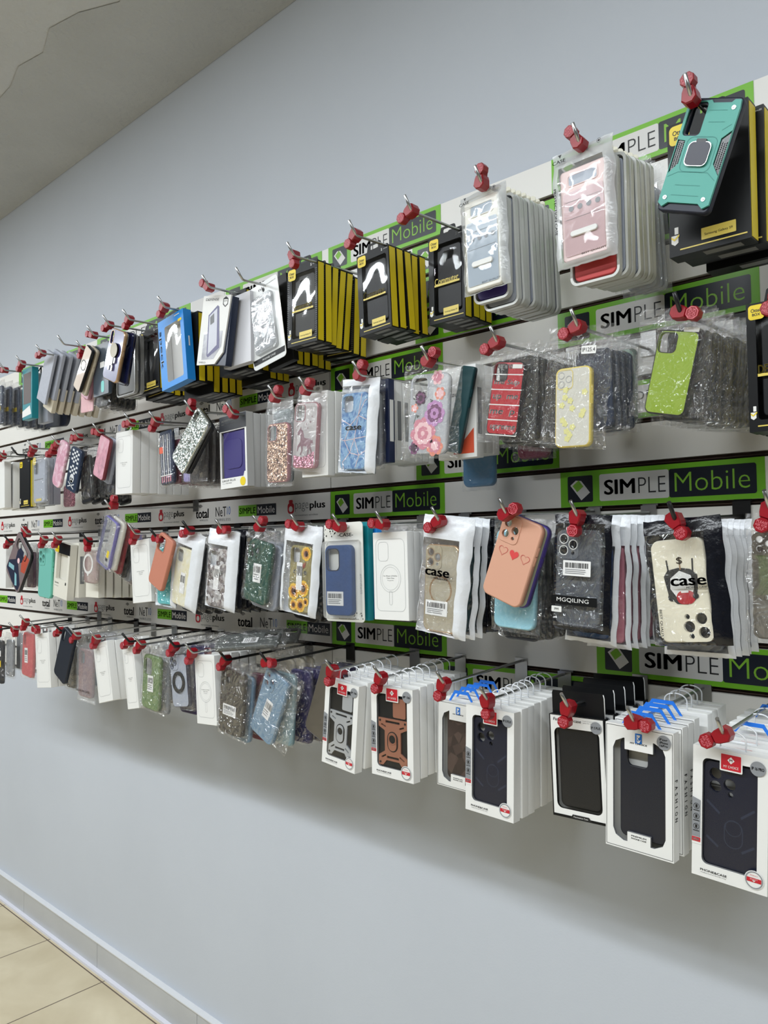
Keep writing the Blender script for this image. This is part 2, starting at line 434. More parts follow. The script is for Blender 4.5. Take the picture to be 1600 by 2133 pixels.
# the long grey strips with four small logos
def page_logo(mb, x0, w, cz, h):
    mb.poly(rr(w*.17, h*.42, w*.06, x0+w*.09, cz-h*.02), -.0003, REDINK); mb.poly(circ(w*.05, x0+w*.09, cz-h*.05, 12), -.0006, STRIPW)
    mb.poly(rr(w*.1, h*.14, w*.02, x0+w*.09, cz+h*.24), -.0003, REDINK)
    mb.text('page', x0+w*.37, cz+h*.0, GREYINK, w=w*.34, h=h*.34, off=-.01)
    mb.text('plus', x0+w*.76, cz+h*.03, INK, w=w*.38, h=h*.36, off=.03)
    mb.text('no-contract wireless', x0+w*.48, cz-h*.3, GREYINK, w=w*.58, h=h*.07)
def total_logo(mb, x0, w, cz, h):
    mb.text('total', x0+w/2, cz, INK, w=w, h=h*.42, off=.035)
    for r in (.05, .09, .13):
        a = [(x0+w*.36+w*r*1.5*math.cos(t), cz+h*.24+w*r*1.2*math.sin(t)) for t in [math.radians(q) for q in range(30, 151, 20)]]
        b = [(x0+w*.36+w*(r*1.5-.03)*math.cos(t), cz+h*.24+w*(r*1.2-.03)*math.sin(t)) for t in [math.radians(q) for q in range(150, 29, -20)]]
        mb.poly(a+b, -.0003, INK)
    mb.text('WIRELESS', x0+w*.62, cz-h*.3, GREYINK, w=w*.65, h=h*.08)
def net_logo(mb, x0, w, cz, h):
    mb.text('NeT', x0+w*.36, cz+h*.03, INK, w=w*.72, h=h*.42); mb.text('10', x0+w*.88, cz+h*.06, BLUEINK, w=w*.22, h=h*.34, off=-.01)
    mb.text('WIRELESS', x0+w*.5, cz-h*.32, GREYINK, w=w, h=h*.11)
def simple_logo(mb, x0, w, cz, h):
    mb.poly(rr(w*.49, h*.46, .0005, x0+w*.245, cz), -.0003, GREEN); mb.poly(rr(w*.51, h*.46, .0005, x0+w*.745, cz), -.0003, NAVYV)
    mb.text('SIMPLE', x0+w*.245, cz, INK, w=w*.44, h=h*.26, y=-.0006, off=.01); mb.text('Mobile', x0+w*.745, cz, STRIPW, w=w*.44, h=h*.28, y=-.0006)
def logo_strip(x0, x1, k, s_left, per, label):
    """s_left: X of the left edge of one 'simple' logo; sequence total, net, simple, page with period per"""
    a, b = slat_z(k); h = a-b; w = x1-x0; cx = (x0+x1)/2
    r = empty('advertising_strip', (cx, -.0012, b), (0, 0, 0), label, 'advertising strip')
    mb = MB(); mb.box(-w/2, w/2, 0, .001, 0, h, STRIPW); mb.build('strip_board', r)
    cz = h/2
    n0 = int((x0-s_left)/per)-1
    for n in range(n0, n0+40):
        sx = s_left+n*per
        for nm, off, ww, fn in (('square_logo', 0, .262, simple_logo), ('owl_logo', .335, .243, page_logo), ('wave_logo', .665, .105, total_logo), ('plain_logo', .825, .115, net_logo)):
            q0 = sx+off*per; q1 = q0+ww*per
            if q0 < x0+.004 or q1 > x1-.003: continue
            mb = MB(); fn(mb, q0-cx, q1-q0, cz, h)
            mb.build(nm, r)
s13 = wx(598, 13); s13b = wx(329, 13); PER = s13-s13b
X3 = -4.2
logo_strip(X3, wx(691, 13), 13, s13, PER, 'long pale grey strip of small logos above the lowest row of goods')
logo_strip(X3, wx(689, 9), 9, wx(498, 9), PER, 'long pale grey strip of small logos above the third row of goods')
logo_strip(X3, wx(687, 5), 5, wx(500, 5), PER, 'long pale grey strip of small logos behind the second row of goods')
logo_strip(wx(400, 1), wx(468, 1), 1, wx(404, 1)+.0, PER, 'short pale grey strip stub at the top behind the tilted white box')
print('PER', PER, 'TILE', TILE)

# ------------------------------------------------------------------ hooks and locks
def bracket_z(z):
    k = 0
    while ZTOP-P*k > z+.022: k += 1
    return ZTOP-P*(k-1)+.0045 if ZTOP-P*k <= z+.022 else 0
def hook(px, py, short, black=False, Yb=-.24, drop=.012, label=None, tilt=0):
    p = at(px, py, Yb); m = BLKMET if black else CHROME
    zw = p.z+drop
    g = ZTOP-P*math.ceil((ZTOP-zw)/P)+.0045
    r = empty('peg_hook', (p.x, 0, zw), (0, 0, 0), label or ('%s metal peg hook carrying the %s' % ('black' if black else 'steel', short)), 'hook')
    mb = MB()
    if zw-g < .034: k0 = g-zw; z0, z1 = k0-.034, .006
    else: k0 = g+P-zw; z0, z1 = -.012, k0+.002
    if k0 > .001: z1 = k0+.002
    mb.box(-.014, .014, -.0032, -.0016, z0, z1, m)
    mb.box(-.014, .014, -.0016, .006, k0-.001, k0+.001, m); mb.box(-.014, .014, .004, .006, k0-.001, k0+.008, m)
    mb.build('back_plate', r)
    mb = MB(); f = Vector((0, Yb, -drop)); rad = .0031 if black else .0027
    pts = [Vector((0, -.003, 0)), Vector((0, Yb*.5, -drop*.5)), f+Vector((0, .006, 0)), f+Vector((tilt*.001, 0, .001)), f+Vector((tilt*.003, -.004, .005)), f+Vector((tilt*.02, -.020, .024))]
    mb.tube(pts, rad, m, 10)
    mb.build('peg', r)
    return p
LOCKP = None
def make_lock():
    mb = MB()
    o = [(x*.0105, z*.0115) for x, z in ((-.45, 1), (.45, 1), (1, .5), (.85, -.5), (.62, -1), (-.62, -1), (-.85, -.5), (-1, .5))]
    i = [(x*.86, z*.88) for x, z in o]
    mb.loft([[(x, -.011, z) for x, z in i], [(x, -.009, z) for x, z in o], [(x, .008, z) for x, z in o], [(x, .010, z) for x, z in i]], RED, False)
    mb.poly(i, -.011, RED); mb.poly(i, .010, RED)
    c = circ(.0102, 0, -.021, 8, math.pi/8); ci = circ(.0094, 0, -.021, 8, math.pi/8)
    mb.loft([[(x, -.012, z) for x, z in ci], [(x, -.011, z) for x, z in c], [(x, .002, z) for x, z in c]], RED, False)
    mb.poly(ci, -.012, RED); mb.poly(c, .002, RED)
    mb.box(-.0055, .0055, -.008, .006, -.019, -.004, RED)
    a = mb.build('security_lock')
    mb = MB()
    mb.poly(circ(.0088, 0, -.021, 8, math.pi/8), -.0123, PINKINK, [circ(.0081, 0, -.021, 8, math.pi/8)])
    mb.text('STOP', 0, -.0185, PINKINK, w=.0125, h=.0042, y=-.0124); mb.text('LOCK', 0, -.0238, PINKINK, w=.0125, h=.0042, y=-.0124)
    mb.build('lettering', a)
    mb = MB()
    mb.text('PLEASE', 0, -.0170, PINKINK, w=.0135, h=.0033, y=-.0124); mb.text('ASK FOR', 0, -.0212, PINKINK, w=.0150, h=.0033, y=-.0124); mb.text('HELP', 0, -.0255, PINKINK, w=.0095, h=.0033, y=-.0124)
    b = a.copy(); COL.objects.link(b); mb.build('lettering', b)
    return a, b
LA, LB = make_lock(); LUSED = [0, 0]
def lock(body, disc, short, Yb=-.232, stop=False, yaw=0, label=None):
    p = at(body[0], body[1], Yb); q = at(disc[0], disc[1], Yb); d = q-p
    i = 0 if stop else 1; src = (LA, LB)[i]
    o = src if not LUSED[i] else copy_tree(src)
    LUSED[i] = 1
    o.location = p
    # local -z points to the disc
    th = math.atan2(-d.x, -d.z)
    o.rotation_euler = Matrix.Rotation(th, 3, 'Y').to_euler() if not yaw else (Matrix.Rotation(yaw, 3, 'Z') @ Matrix.Rotation(th, 3, 'Y')).to_euler()
    tag(o, label or ('red security lock on the peg of the %s' % short), 'security lock', 'red security locks on the pegs')
    return o

# ------------------------------------------------------------------ phone cases, boxes and bags
def fit(q, Y):
    TL, TR, BR, BL = [at(x, y, Y) for x, y in q]
    t = (TL+TR)/2; b = (BL+BR)/2; u = t-b; h = u.length
    th = math.atan2(u.x, u.z); ax = Vector((math.cos(th), 0, -math.sin(th)))
    w = ((TR-TL).dot(ax)+(BR-BL).dot(ax))/2
    return t, w, h, th
def barcode(mb, cx, cz, w, h, y=-.0006, rot=0, lines=True):
    c, s = math.cos(rot), math.sin(rot)
    def tr(pts): return [(cx+c*x-s*z, cz+s*x+c*z) for x, z in pts]
    mb.poly(tr(rr(w, h, .001)), y, mat('white_label', srgb(236, 236, 236), .4))
    rnd = random.Random(int(cx*1e5)+int(cz*1e5)); x = -w*.42
    while x < w*.40:
        bw = rnd.choice((.0006, .001, .0014, .0018)); mb.poly(tr([(x, h*.02), (x+bw, h*.02), (x+bw, h*.36), (x, h*.36)]), y-.0002, INK); x += bw+rnd.choice((.0007, .001, .0014))
    if lines:
        for zz in (-.12, -.24, -.36):
            mb.poly(tr([(-w*.42, h*zz), (w*rnd.uniform(.1, .4), h*zz), (w*.3, h*(zz+.05)), (-w*.42, h*(zz+.05))]), y-.0002, GREYINK)
def cam_spec(kind, w, h):
    """list of hole outlines and list of ring (r,cx,cz) for a rear camera opening"""
    if kind == 'sq': return [rr(.40*w, .38*w*1.18, .10*w, -w*.23, -.30*w, 4)], []
    if kind == 'bigsq': return [rr(.46*w, .55*w, .12*w, -w*.19, -.38*w, 4)], []
    if kind == 'pill': return [rr(.19*w, .44*w, .09*w, -w*.29, -.30*w, 4)], []
    if kind == 'slot': return [rr(.62*w, .24*w, .07*w, -w*.02, -.26*w, 4)], []
    if kind == 'trip':
        r = .088*w; c = [(-w*.34, -.17*w), (-w*.34, -.39*w), (-w*.15, -.28*w)]
        return [circ(r, x, z, 14) for x, z in c], [(r, x, z) for x, z in c]
    if kind == 'quad':
        r = .088*w; c = [(-w*.32, -.19*w), (-w*.32, -.42*w), (-w*.11, -.30*w)]
        return [circ(r, x, z, 14) for x, z in c]+[circ(.04*w, -w*.12, -.47*w, 10)], [(r, x, z) for x, z in c]
    if kind == 'flip':   # camera block low on the right (case hangs upside down)
        r = .105*w; c = [(w*.30, -h+.42*w), (w*.33, -h+.17*w), (w*.07, -h+.28*w)]
        return [circ(r, x, z, 14) for x, z in c]+[circ(.05*w, w*.05, -h+.46*w, 10), circ(.05*w, w*.1, -h+.11*w, 10)], []
    return [], []
def case_part(parent, w, h, col, cam='sq', t=.010, name='shell', r=None, loc=None, th=0, rim=None, art=None, wavy=0, bump=True, ringmat=None, artname='printed_design'):
    """a phone case seen from its back; col is a material"""
    r = r or .17*w
    holes, rings = cam_spec(cam, w, h)
    mb = MB()
    e = .0022
    def O(ins, y):
        pts = rr(w-2*ins, h-2*ins, r-ins, 0, -h/2, 6)
        if wavy:
            pts2 = []
            # subdivide the long sides for the wavy outline
            n = len(pts)
            for i in range(n):
                a, b = pts[i], pts[(i+1) % n]; pts2.append(a)
                if abs(a[1]-b[1]) > h*.4:
                    for k in range(1, 24): f = k/24; pts2.append((a[0]+(b[0]-a[0])*f, a[1]+(b[1]-a[1])*f))
            pts = [(x+math.copysign(wavy*(math.sin(z/h*2*math.pi*5.5)), x), z) if abs(x) > w*.30 else (x, z) for x, z in pts2]
        return pts
    mb.poly(O(e, 0), 0, col, holes)
    side = rim or col
    mb.loft([[(p[0], y, p[1]) for p in O(i, y)] for i, y in ((e, 0), (e*.3, e*.35), (0, e), (0, t), (e*.6, t))], side)
    for hh in holes: mb.walls(hh, 0, t*.45, col, True, True)
    body = mb.build(name, parent, loc, (0, th, 0) if th else None)
    if cam in ('trip', 'quad'):
        mb = MB(); k = rr(.48*w, .56*w if cam == 'quad' else .50*w, .11*w, -w*.235, -.31*w if cam == 'quad' else -.28*w, 5)
        kk = [(x*1, z) for x, z in k]
        hs = holes
        mb.poly(k, -.0012, col, hs); mb.walls(k, -.0012, .0004, col)
        if ringmat or True:
            for rad, x, z in rings: mb.cring(rad+.0012, .0014, -.0016, ringmat or col, x, z, 16)
        mb.build('camera_surround', body)
    elif cam in ('sq', 'bigsq', 'pill', 'slot'):
        hh = holes[0]; cx = sum(p[0] for p in hh)/len(hh); cz = sum(p[1] for p in hh)/len(hh)
        big = [(cx+(x-cx)*1.10, cz+(z-cz)*1.07) for x, z in hh]
        mb = MB(); mb.poly(big, -.0007, ringmat or side, [hh]); mb.walls(big, -.0007, .0003, ringmat or side); mb.build('camera_surround', body)
    elif cam == 'flip':
        k = rr(.60*w, .58*w, .12*w, w*.185, -h+.30*w, 5); mb = MB(); mb.poly(k, -.0012, col, holes); mb.walls(k, -.0012, .0004, col); mb.build('camera_surround', body)
    # side buttons on the right edge
    if bump and h > .12:
        mb = MB(); mb.rslab(.0012, .014, .0005, .003, .007, side, .0003, w/2+.0004, -h*.30); mb.rslab(.0012, .014, .0005, .003, .007, side, .0003, w/2+.0004, -h*.42)
        mb.build('side_buttons', body)
    if art:
        mb = MB(); art(mb, w, h)
        if len(mb.bm.faces): mb.build(artname, body)
    return body
def bag_part(parent, w, h, style='clear', t=.014, seed=1, name='bag', flare=0.0, case=None, amp=1.0):
    """pouch made of a front and a back sheet; case=(x0,x1,z0,z1) window bounds"""
    film_m = {'clear': BAG, 'soft': SOFTBAG, 'white': BAG, 'black': BAG, 'frost': FILM}[style]
    edge_m = {'clear': BAG, 'soft': SOFTBAG, 'white': WHITEBAG, 'black': BLACKBAG, 'frost': FROSTBAG}[style]
    nx, nz = 15, 26; mb = MB()
    F = {}
    for side in (0, 1):
        for j in range(nz+1):
            for i in range(nx+1):
                u = i/nx; v = j/nz
                x = (u-.5)*w*(1+flare*v); z = -v*h
                x += (.0020*noise.noise(Vector((seed, z*30, side*0))))*(2*u-1)*amp*2
                bulge = min(1, 1.25*(1-abs(2*u-1)**9))*min(1, 1.2*(1-abs(2*v-1)**16))
                top = max(0, min(1, (v-.03)/.10))
                d = (t/2+.0010)*bulge*top
                wr = noise.noise(Vector((x*38+seed*3, z*38, side*9+seed)))*.0022+noise.noise(Vector((x*22+seed, z*75*(.4+abs(u-.5)), side*5)))*.0016
                wr *= amp*(1 if 0 < i < nx else .4)
                if d > .001: wr = -abs(wr)-.0005 if side == 0 else abs(wr)
                y = t*.5+(-1 if side == 0 else 1)*(d+.0004)+wr
                wv = (.0016*noise.noise(Vector((u*9, seed*2.3, 0))) if j in (0, nz) else 0)
                F[side, i, j] = mb.bm.verts.new((x, y, z+wv))
    for side in (0, 1):
        for j in range(nz):
            for i in range(nx):
                q = [F[side, i, j], F[side, i+1, j], F[side, i+1, j+1], F[side, i, j+1]]
                m = film_m
                if style in ('white', 'black', 'frost'):
                    if side == 1: m = edge_m
                    else:
                        xc = ((i+.5)/nx-.5)*w; zc = -(j+.5)/nz*h
                        if case and not (case[0] <= xc <= case[1] and case[2] <= zc <= case[3]): m = edge_m
                        elif not case and (j < nz*.2 or i < 1 or i >= nx-1 or j >= nz-1): m = edge_m
                mb.face(q, m, True)
    # zip line
    if style in ('clear', 'soft', 'white'):
        for zz in (.115, .128):
            mb.box(-w*.48, w*.48, t*.5-.0022, t*.5-.0008, -h*zz-.0012, -h*zz, SOFTBAG if style != 'white' else WHITEBAG)
    return mb.build(name, parent)
def bagged(bq, cq, Y, label, col, style='clear', cam='sq', group=None, art=None, rim=None, seed=1, text=None, flare=0, ct=.010, wavy=0, amp=1.0, name='bagged_phone_case', cat='phone case in a bag', ringmat=None, artname='printed_design'):
    p, w, h, th = fit(bq, Y)
    r = empty(name, p, (0, th, 0), label, cat, group)
    c, cw, ch, cth = fit(cq, Y+.003)
    R = Matrix.Rotation(-th, 3, 'Y'); lc = R @ (c-p); lc.y = .004
    bag_part(r, w, h, style, seed=seed, flare=flare, case=(lc.x-cw/2-.004, lc.x+cw/2+.006, lc.z-ch-.004, lc.z+.010), amp=amp)
    case_part(r, cw, ch, col, cam, t=ct, name='phone_case', loc=lc, th=cth-th, rim=rim, art=art, wavy=wavy, ringmat=ringmat, artname=artname)
    if text:
        mb = MB(); text(mb, w, h, lc, cw, ch); mb.build('lettering', r, (0, -.0046, 0))
    return r, w, h
def stack(src, n, dy, dz=.05, label=None, group=None, jit=.012, dx=0, start=0, zoff=0, seed=3, xo=0):
    """copies of src hanging behind it on the same peg"""
    rnd = random.Random(seed)
    base = src.location.copy(); rot = src.rotation_euler.copy()
    out = []
    for i in range(n):
        c = copy_tree(src)
        y = start+dy*(i+1)
        c.location = base+Vector((dx*(i+1)+xo+rnd.uniform(-1, 1)*.0012, y, dz*y+zoff+rnd.uniform(-1, 1)*.0015))
        c.rotation_euler = (0, rot.y+rnd.uniform(-jit, jit), rnd.uniform(-.004, .004))
        if label: tag(c, label)
        if group: tag(c, None, None, group)
        out.append(c)
    return out

# ---- carton kinds
def owl_yellow(mb, w, h, t, big=1.0):
    s = .26*w*big
    mb.poly(rr(s, s*.98, s*.22, -w/2+s*.5+.003, -s*.62), -.0006, YEL)
    mb.text('Otter', -w/2+s*.5+.003, -s*.5, INK, w=s*.66, h=s*.24, y=-.0009, off=.02)
    mb.text('BOX', -w/2+s*.5+.003, -s*.78, INK, w=s*.5, h=s*.18, y=-.0009, off=.03)
def tab_outline(w, h): return [(-w*.5, 0), (w*.5, 0), (w*.47, h*.25), (w*.40, h*.92), (w*.34, h), (-w*.34, h), (-w*.40, h*.92), (-w*.47, h*.25)]
def yellow_side_box(loc, th, w, h, t, label, group=None, word=None, logo=True, detail=True, ridged=False, window=True, wordcol=None, tab=True, small=False):
    r = empty('phone_case_box', loc, (0, th, 0), label, 'phone case box', group)
    mb = MB()
    wo = rr(w*.78, h*.82, w*.06, w*.04, -h*.50, 4) if window and detail else None
    x0, x1 = -w/2, w/2
    # body shell: front with window, back, sides
    mb.poly([(x0, -h), (x1, -h), (x1, 0), (x0, 0)], 0, BLACKC, [wo] if wo else ())
    mb.poly([(x0, -h), (x1, -h), (x1, 0), (x0, 0)], t, BLACKC); mb.walls([(x0, -h), (x1, -h), (x1, 0), (x0, 0)], 0, t, BLACKC, False)
    if wo: mb.walls(wo, 0, .0045, BLACKC, True, True)
    if ridged:
        for i in range(34):
            z = -h*.10-h*.86*i/34
            mb.box(x0+.0002, x0+w*.085, -.0007, 0, z-.0009, z, mat('ridge_grey', srgb(70, 72, 76), .3)); mb.box(x1-w*.07, x1-.0002, -.0007, 0, z-.0009, z, mat('ridge_grey', srgb(70, 72, 76), .3))
    mb.build('carton', r)
    e = t*.10
    mb = MB(); mb.box(x1+.00005, x1+.0007, e+.0008, t-e*.7, -h*.985, -h*.02, YELSIDE); mb.build('yellow_side_panel', r)
    mb = MB(); mb.box(x0-.0007, x0-.00005, e+.0008, t-e*.7, -h*.985, -h*.02, YELSIDE); mb.build('yellow_side_panel', r)
    mb = MB(); mb.box(-w*.1, w*.36, t*.22, t*.72, -h-.0006, -h-.0001, mat('grey_bottom_label', srgb(118, 118, 116), .5)); mb.build('bottom_label', r)
    if tab and detail:
        mb = MB(); tw, tt = w*.5, .020
        mb.slab(tab_outline(tw, tt), t*.35, t*.35+.0008, BLACKC, [rr(tw*.52, tt*.42, .003, 0, tt*.55)]); mb.build('hang_tab', r)
    if wo and detail:
        mb = MB(); mb.poly(wo, .0008, FILM); mb.build('window_film', r)
        mb = MB(); mb.rslab(w*.66, h*.76, w*.08, .0050, .0125, mat('dark_case_in_box', srgb(24, 25, 29), .42, spec=.3), .0015, w*.04, -h*.50, [rr(w*.30, w*.20, w*.03, w*.02, -h*.23)]); mb.build('phone_case', r)
    if logo and detail:
        mb = MB(); owl_yellow(mb, w, h, t); mb.build('yellow_logo', r)
    if detail:
        mb = MB()
        if word:
            mb.text(word, 0, -h*.52, wordcol or YELLAB, w=w*.66, h=w*.15, y=.0003, off=.01)
            mb.poly([(-w*.34, -h*.575), (w*.36, -h*.575), (w*.36, -h*.552), (-w*.34, -h*.552)], .0003, YELLAB)
        mb.poly(rr(w*.42, h*.085, .001, w*.12, -h*.885), -.0005, YELLAB)
        mb.text('Samsung Galaxy S9', w*.12, -h*.893, INK, w=w*.34, h=h*.022, y=-.0008)
        mb.poly([(-w*.36, -h*.962), (w*.46, -h*.962), (w*.46, -h*.952), (-w*.36, -h*.952)], -.0005, YELLAB)
        k = w*.045; cx, cz = -w*.425, -h*.86
        mb.poly([(cx-k, cz-k*1.6), (cx, cz-k*2.3), (cx+k, cz-k*1.6), (cx+k, cz+k*.6), (cx-k, cz+k*.6)], -.0006, WHITE)
        mb.poly([(cx-k, cz+k*.4), (cx-k*.1, cz-k*.4), (cx+k*1.3, cz+k*.8), (cx+k*1.3, cz+k*.2), (cx-k*.1, cz-k*1.0), (cx-k, cz-k*.2)], -.0009, YEL)
        mb.poly(rr(k*1.1, k*2.0, .0005, cx+k*.5, cz+k*1.9), -.0006, WHITE)
        mb.text('S', w*.30, -h*.035, WHITE, h=w*.06, y=-.0004, off=.03); mb.text('SCREENLESS', w*.415, -h*.035, WHITE, w=w*.13, h=w*.02, y=-.0004)
        mb.build('lettering', r)
    return r
def plain_box(loc, th, w, h, t, label, group=None, cam=True, mag=False, text=True, side=None):
    r = empty('phone_case_box', loc, (0, th, 0), label, 'phone case box', group)
    mb = MB(); mb.rslab(w, h, .0012, 0, t, WHITE, .0006, 0, -h/2, n=2); mb.build('carton', r)
    mb = MB(); tb = FILM
    mb.slab(rr(w*.36, .022, .006, 0, .006), t*.5, t*.5+.0004, CLEARP, [rr(w*.16, .007, .003, 0, .010)]); mb.build('clear_hang_tab', r)
    if cam:
        mb = MB(); L = LINE
        mb.ring(w*.84, h*.82, w*.13, .0006, -.0003, L, 0, -h*.49)
        mb.ring(w*.30, w*.42, w*.09, .0006, -.0003, L, -w*.20, -h*.08-w*.27)
        if mag:
            mb.cring(w*.30, .0006, -.0003, L, 0, -h*.53, 28); mb.cring(w*.25, .0004, -.0003, L, 0, -h*.53, 28)
            mb.ring(w*.09, w*.30, w*.04, .0005, -.0003, L, 0, -h*.75)
        else:
            mb.ring(w*.08, w*.22, w*.04, .0004, -.0003, L, -w*.30, -h*.11-w*.16)
        mb.build('phone_outline', r)
    if text:
        mb = MB(); mb.text('For iPhone 12 ProMax', 0, -h*.50, INK, w=w*.40, h=h*.012); mb.text('Clear Case', 0, -h*.525, INK, w=w*.22, h=h*.012); mb.text('MagSafe', 0, -h*.552, GREYINK, w=w*.18, h=h*.011)
        mb.build('lettering', r)
    return r
def loop_hanger(r, w, t, m, name='hanger_loop', wire=.0011, hh=.024, ww=.34):
    mb = MB(); a = w*ww/2; y = t*.5
    pts = [(-a, y, -.002)]+[(-a*math.cos(math.radians(q))*1, y, hh*.55+hh*.45*math.sin(math.radians(q))) for q in range(0, 181, 15)]+[(a, y, -.002)]
    mb.tube(pts, wire, m, 6)
    if name == 'hanger_loop': mb.tube([(-a, y, .0006), (a, y, .0006)], wire, m, 6)
    mb.build(name, r)
def blue_hanger(r, w, t):
    mb = MB(); a = w*.26; y = t*.5; hh = .020
    mb.slab([(-a-.004, -.001), (-a, -.001), (-a*.55, hh*.72), (a*.55, hh*.72), (a, -.001), (a+.004, -.001), (a*.62, hh), (-a*.62, hh)], y, y+.0012, BLUEP)
    mb.build('blue_hanger', r)
def win_box(loc, th, w, h, t, label, group=None, style='phonecase', case='dark', detail=True, frame=None, sticker='IP 16', hang='clear'):
    fr = frame or WHITE
    r = empty('phone_case_box', loc, (0, th, 0), label, 'phone case box', group)
    x0, x1 = -w/2, w/2
    if style == 'fashion':
        a = w*.385; zt = -h*.105; zb = -h*.93; n = w*.17
        win = [(-a, zb+.016), (-a+.004, zb+.006), (-a+.016, zb), (-n, zb-.000), (-n, zb+.014), (n, zb+.014), (n, zb), (a-.016, zb), (a-.004, zb+.006), (a, zb+.016),
               (a, zt-.016), (a-.004, zt-.006), (a-.016, zt), (n+.004, zt), (n+.004, zt-.016), (-n-.004, zt-.016), (-n-.004, zt), (-a+.016, zt), (-a+.004, zt-.006), (-a, zt-.016)]
    elif style == 'black':
        win = rr(w*.83, h*.79, w*.10, -w*.0, -h*.52, 5)
    else:
        win = rr(w*.73, h*.81, w*.08, w*.0, -h*.49, 5)
    ww = max(p[0] for p in win)-min(p[0] for p in win)
    outer = [(x0, -h), (x1, -h), (x1, 0), (x0, 0)]
    mb = MB()
    front = WHITE if style == 'black' else fr
    mb.poly(outer, 0, front, [win]); mb.poly(outer, t, fr); mb.walls(outer, .0001, t, fr, False); mb.walls(win, 0, .0042, GREYINK if style != 'black' else fr, False, True)
    mb.build('carton', r)
    mb = MB(); inner = mat('box_inner_shadow_card', srgb(150, 148, 142), .7)
    if style == 'black':
        a = w*.02
        mb.poly([(x0, -h), (x1, -h), (x1, 0), (x0, 0)], -.0002, BLACKC, [[(x0+a, -h+.004), (x1-a*.4, -h+.004), (x1-a*.4, -.001), (x0+a, -.001)]])
        mb.build('black_edging', r)
    if detail:
        mb = MB(); mb.poly(win, .0006, FILM); mb.build('window_film', r)
    # case in the window
    mb = MB(); cw, ch = w*.74, h*.80; cx, cz = 0, -h*.50
    if style == 'fashion': cw = w*.68; cx = w*.04
    NV = mat('dark_navy_case', srgb(18, 23, 38), .35, coat=.15); cyy = .0046
    yb = t-.0006
    mb.poly(rr(w*.95, h*.95, .002, 0, -h/2), yb, mat('pale_box_lining', srgb(196, 196, 192), .6)); mb.build('box_lining', r)
    def casebody(m, hole):
        mb = MB(); mb.rslab(cw, ch, w*.10, cyy, cyy+.007, m, .0018, cx, cz, hole); b = mb.build('phone_case', r); return b
    if case == 'dark':
        casebody(NV, [rr(cw*.46, cw*.46, cw*.1, cx-cw*.12, cz+ch/2-cw*.36)])
    elif case == 'black':
        casebody(BLACKP, ())
    elif case == 'navy3':
        c = [(-.28, -.24), (-.28, -.48), (-.02, -.40), (.0, -.58)]
        b = casebody(mat('deep_navy_case', srgb(16, 22, 44), .33, coat=.2), [circ(cw*(.11 if i < 3 else .05), cx+cw*a, cz+ch/2+cw*bz, 14) for i, (a, bz) in enumerate(c)])
        mb = MB(); ND = mat('navy_groove', srgb(44, 50, 70), .3)
        mb.ring(cw*.34, ch*.26, cw*.16, .0012, cyy-.0003, ND, cx+cw*.06, cz-ch*.16); mb.cring(cw*.15, .001, cyy-.0004, ND, cx+cw*.06, cz-ch*.10, 20)
        for s in (-1, 1):
            mb.poly([(cx+s*cw*.42, cz+ch*.12), (cx+s*cw*.44, cz+ch*.10), (cx+s*cw*.20, cz+ch*.0), (cx+s*cw*.18, cz+ch*.02)], cyy-.0003, ND)
            mb.poly([(cx+s*cw*.20, cz-ch*.30), (cx+s*cw*.22, cz-ch*.32), (cx+s*cw*.44, cz-ch*.24), (cx+s*cw*.42, cz-ch*.22)], cyy-.0003, ND)
        mb.build('ring_grooves', b)
    elif case == 'leather':
        LM = ramp_mat('brown_diamond_leather', [(0, srgb(46, 36, 34)), (.5, srgb(66, 52, 48)), (1, srgb(84, 68, 62))], 'voronoi', 60, .4, .1)
        b = casebody(LM, ())
        mb = MB(); mb.cring(cw*.20, cw*.05, cyy-.001, CHROME, cx+cw*.42, cz-ch*.02, 20); mb.poly(circ(cw*.15, cx+cw*.42, cz-ch*.02, 20), cyy-.0008, BLACKP); mb.build('ring_plate', b)
    elif case in ('silver', 'copper'):
        MM = mat(case+'_armour_plastic', srgb(186, 190, 196) if case == 'silver' else srgb(168, 116, 96), .32, metal=.4)
        b = casebody(mat('armour_black', srgb(20, 22, 26), .35), ())
        mb = MB()
        y = cyy-.0025; zt = cz+ch*.18; zb = cz-ch*.47; a = cw*.46
        mb.slab(rr(cw*.40, cw*.46, .003, cx+cw*.22, cz+ch*.34), y, cyy, MM)
        mid = cz-ch*.13
        half = [(a, zt), (a, zt-.016), (a*.56, mid+.019), (a*.56, mid-.019), (a, zb+.018), (a, zb), (a*.7, zb), (a*.45, zb+.010)]
        outer2 = [(cx+x, z) for x, z in half]+[(cx-x, z) for x, z in half[::-1]]
        def sl(x0_, z0_, x1_, z1_, k=.0032):
            d = Vector((x1_-x0_, z1_-z0_)).normalized(); nn = Vector((-d.y, d.x))*k
            return [(x0_+nn.x, z0_+nn.y), (x0_-nn.x, z0_-nn.y), (x1_-nn.x, z1_-nn.y), (x1_+nn.x, z1_+nn.y)]
        holes = [sl(cx+s*a*.80, zt-.012, cx+s*a*.48, mid+.026, .0014) for s in (-1, 1)]+[sl(cx+s*a*.80, zb+.014, cx+s*a*.48, mid-.026, .0014) for s in (-1, 1)]
        holes += [sl(cx-a*.5, zt-.006, cx+a*.5, zt-.006, .0022), sl(cx-a*.42, zb+.016, cx+a*.42, zb+.016, .0022)]
        mb.slab(outer2, y, cyy, MM, holes)
        for sx in (-1, 1):
            for zz in (zt-.005, zb+.005): mb.slab(circ(.0022, cx+sx*a*.88, zz, 8), y-.0006, y, BLACKP)
        mb.slab(rr(cw*.34, ch*.28, cw*.17, cx, mid), y-.0006, y+.0002, BLACKP)
        mb.build('armour_plate', b)
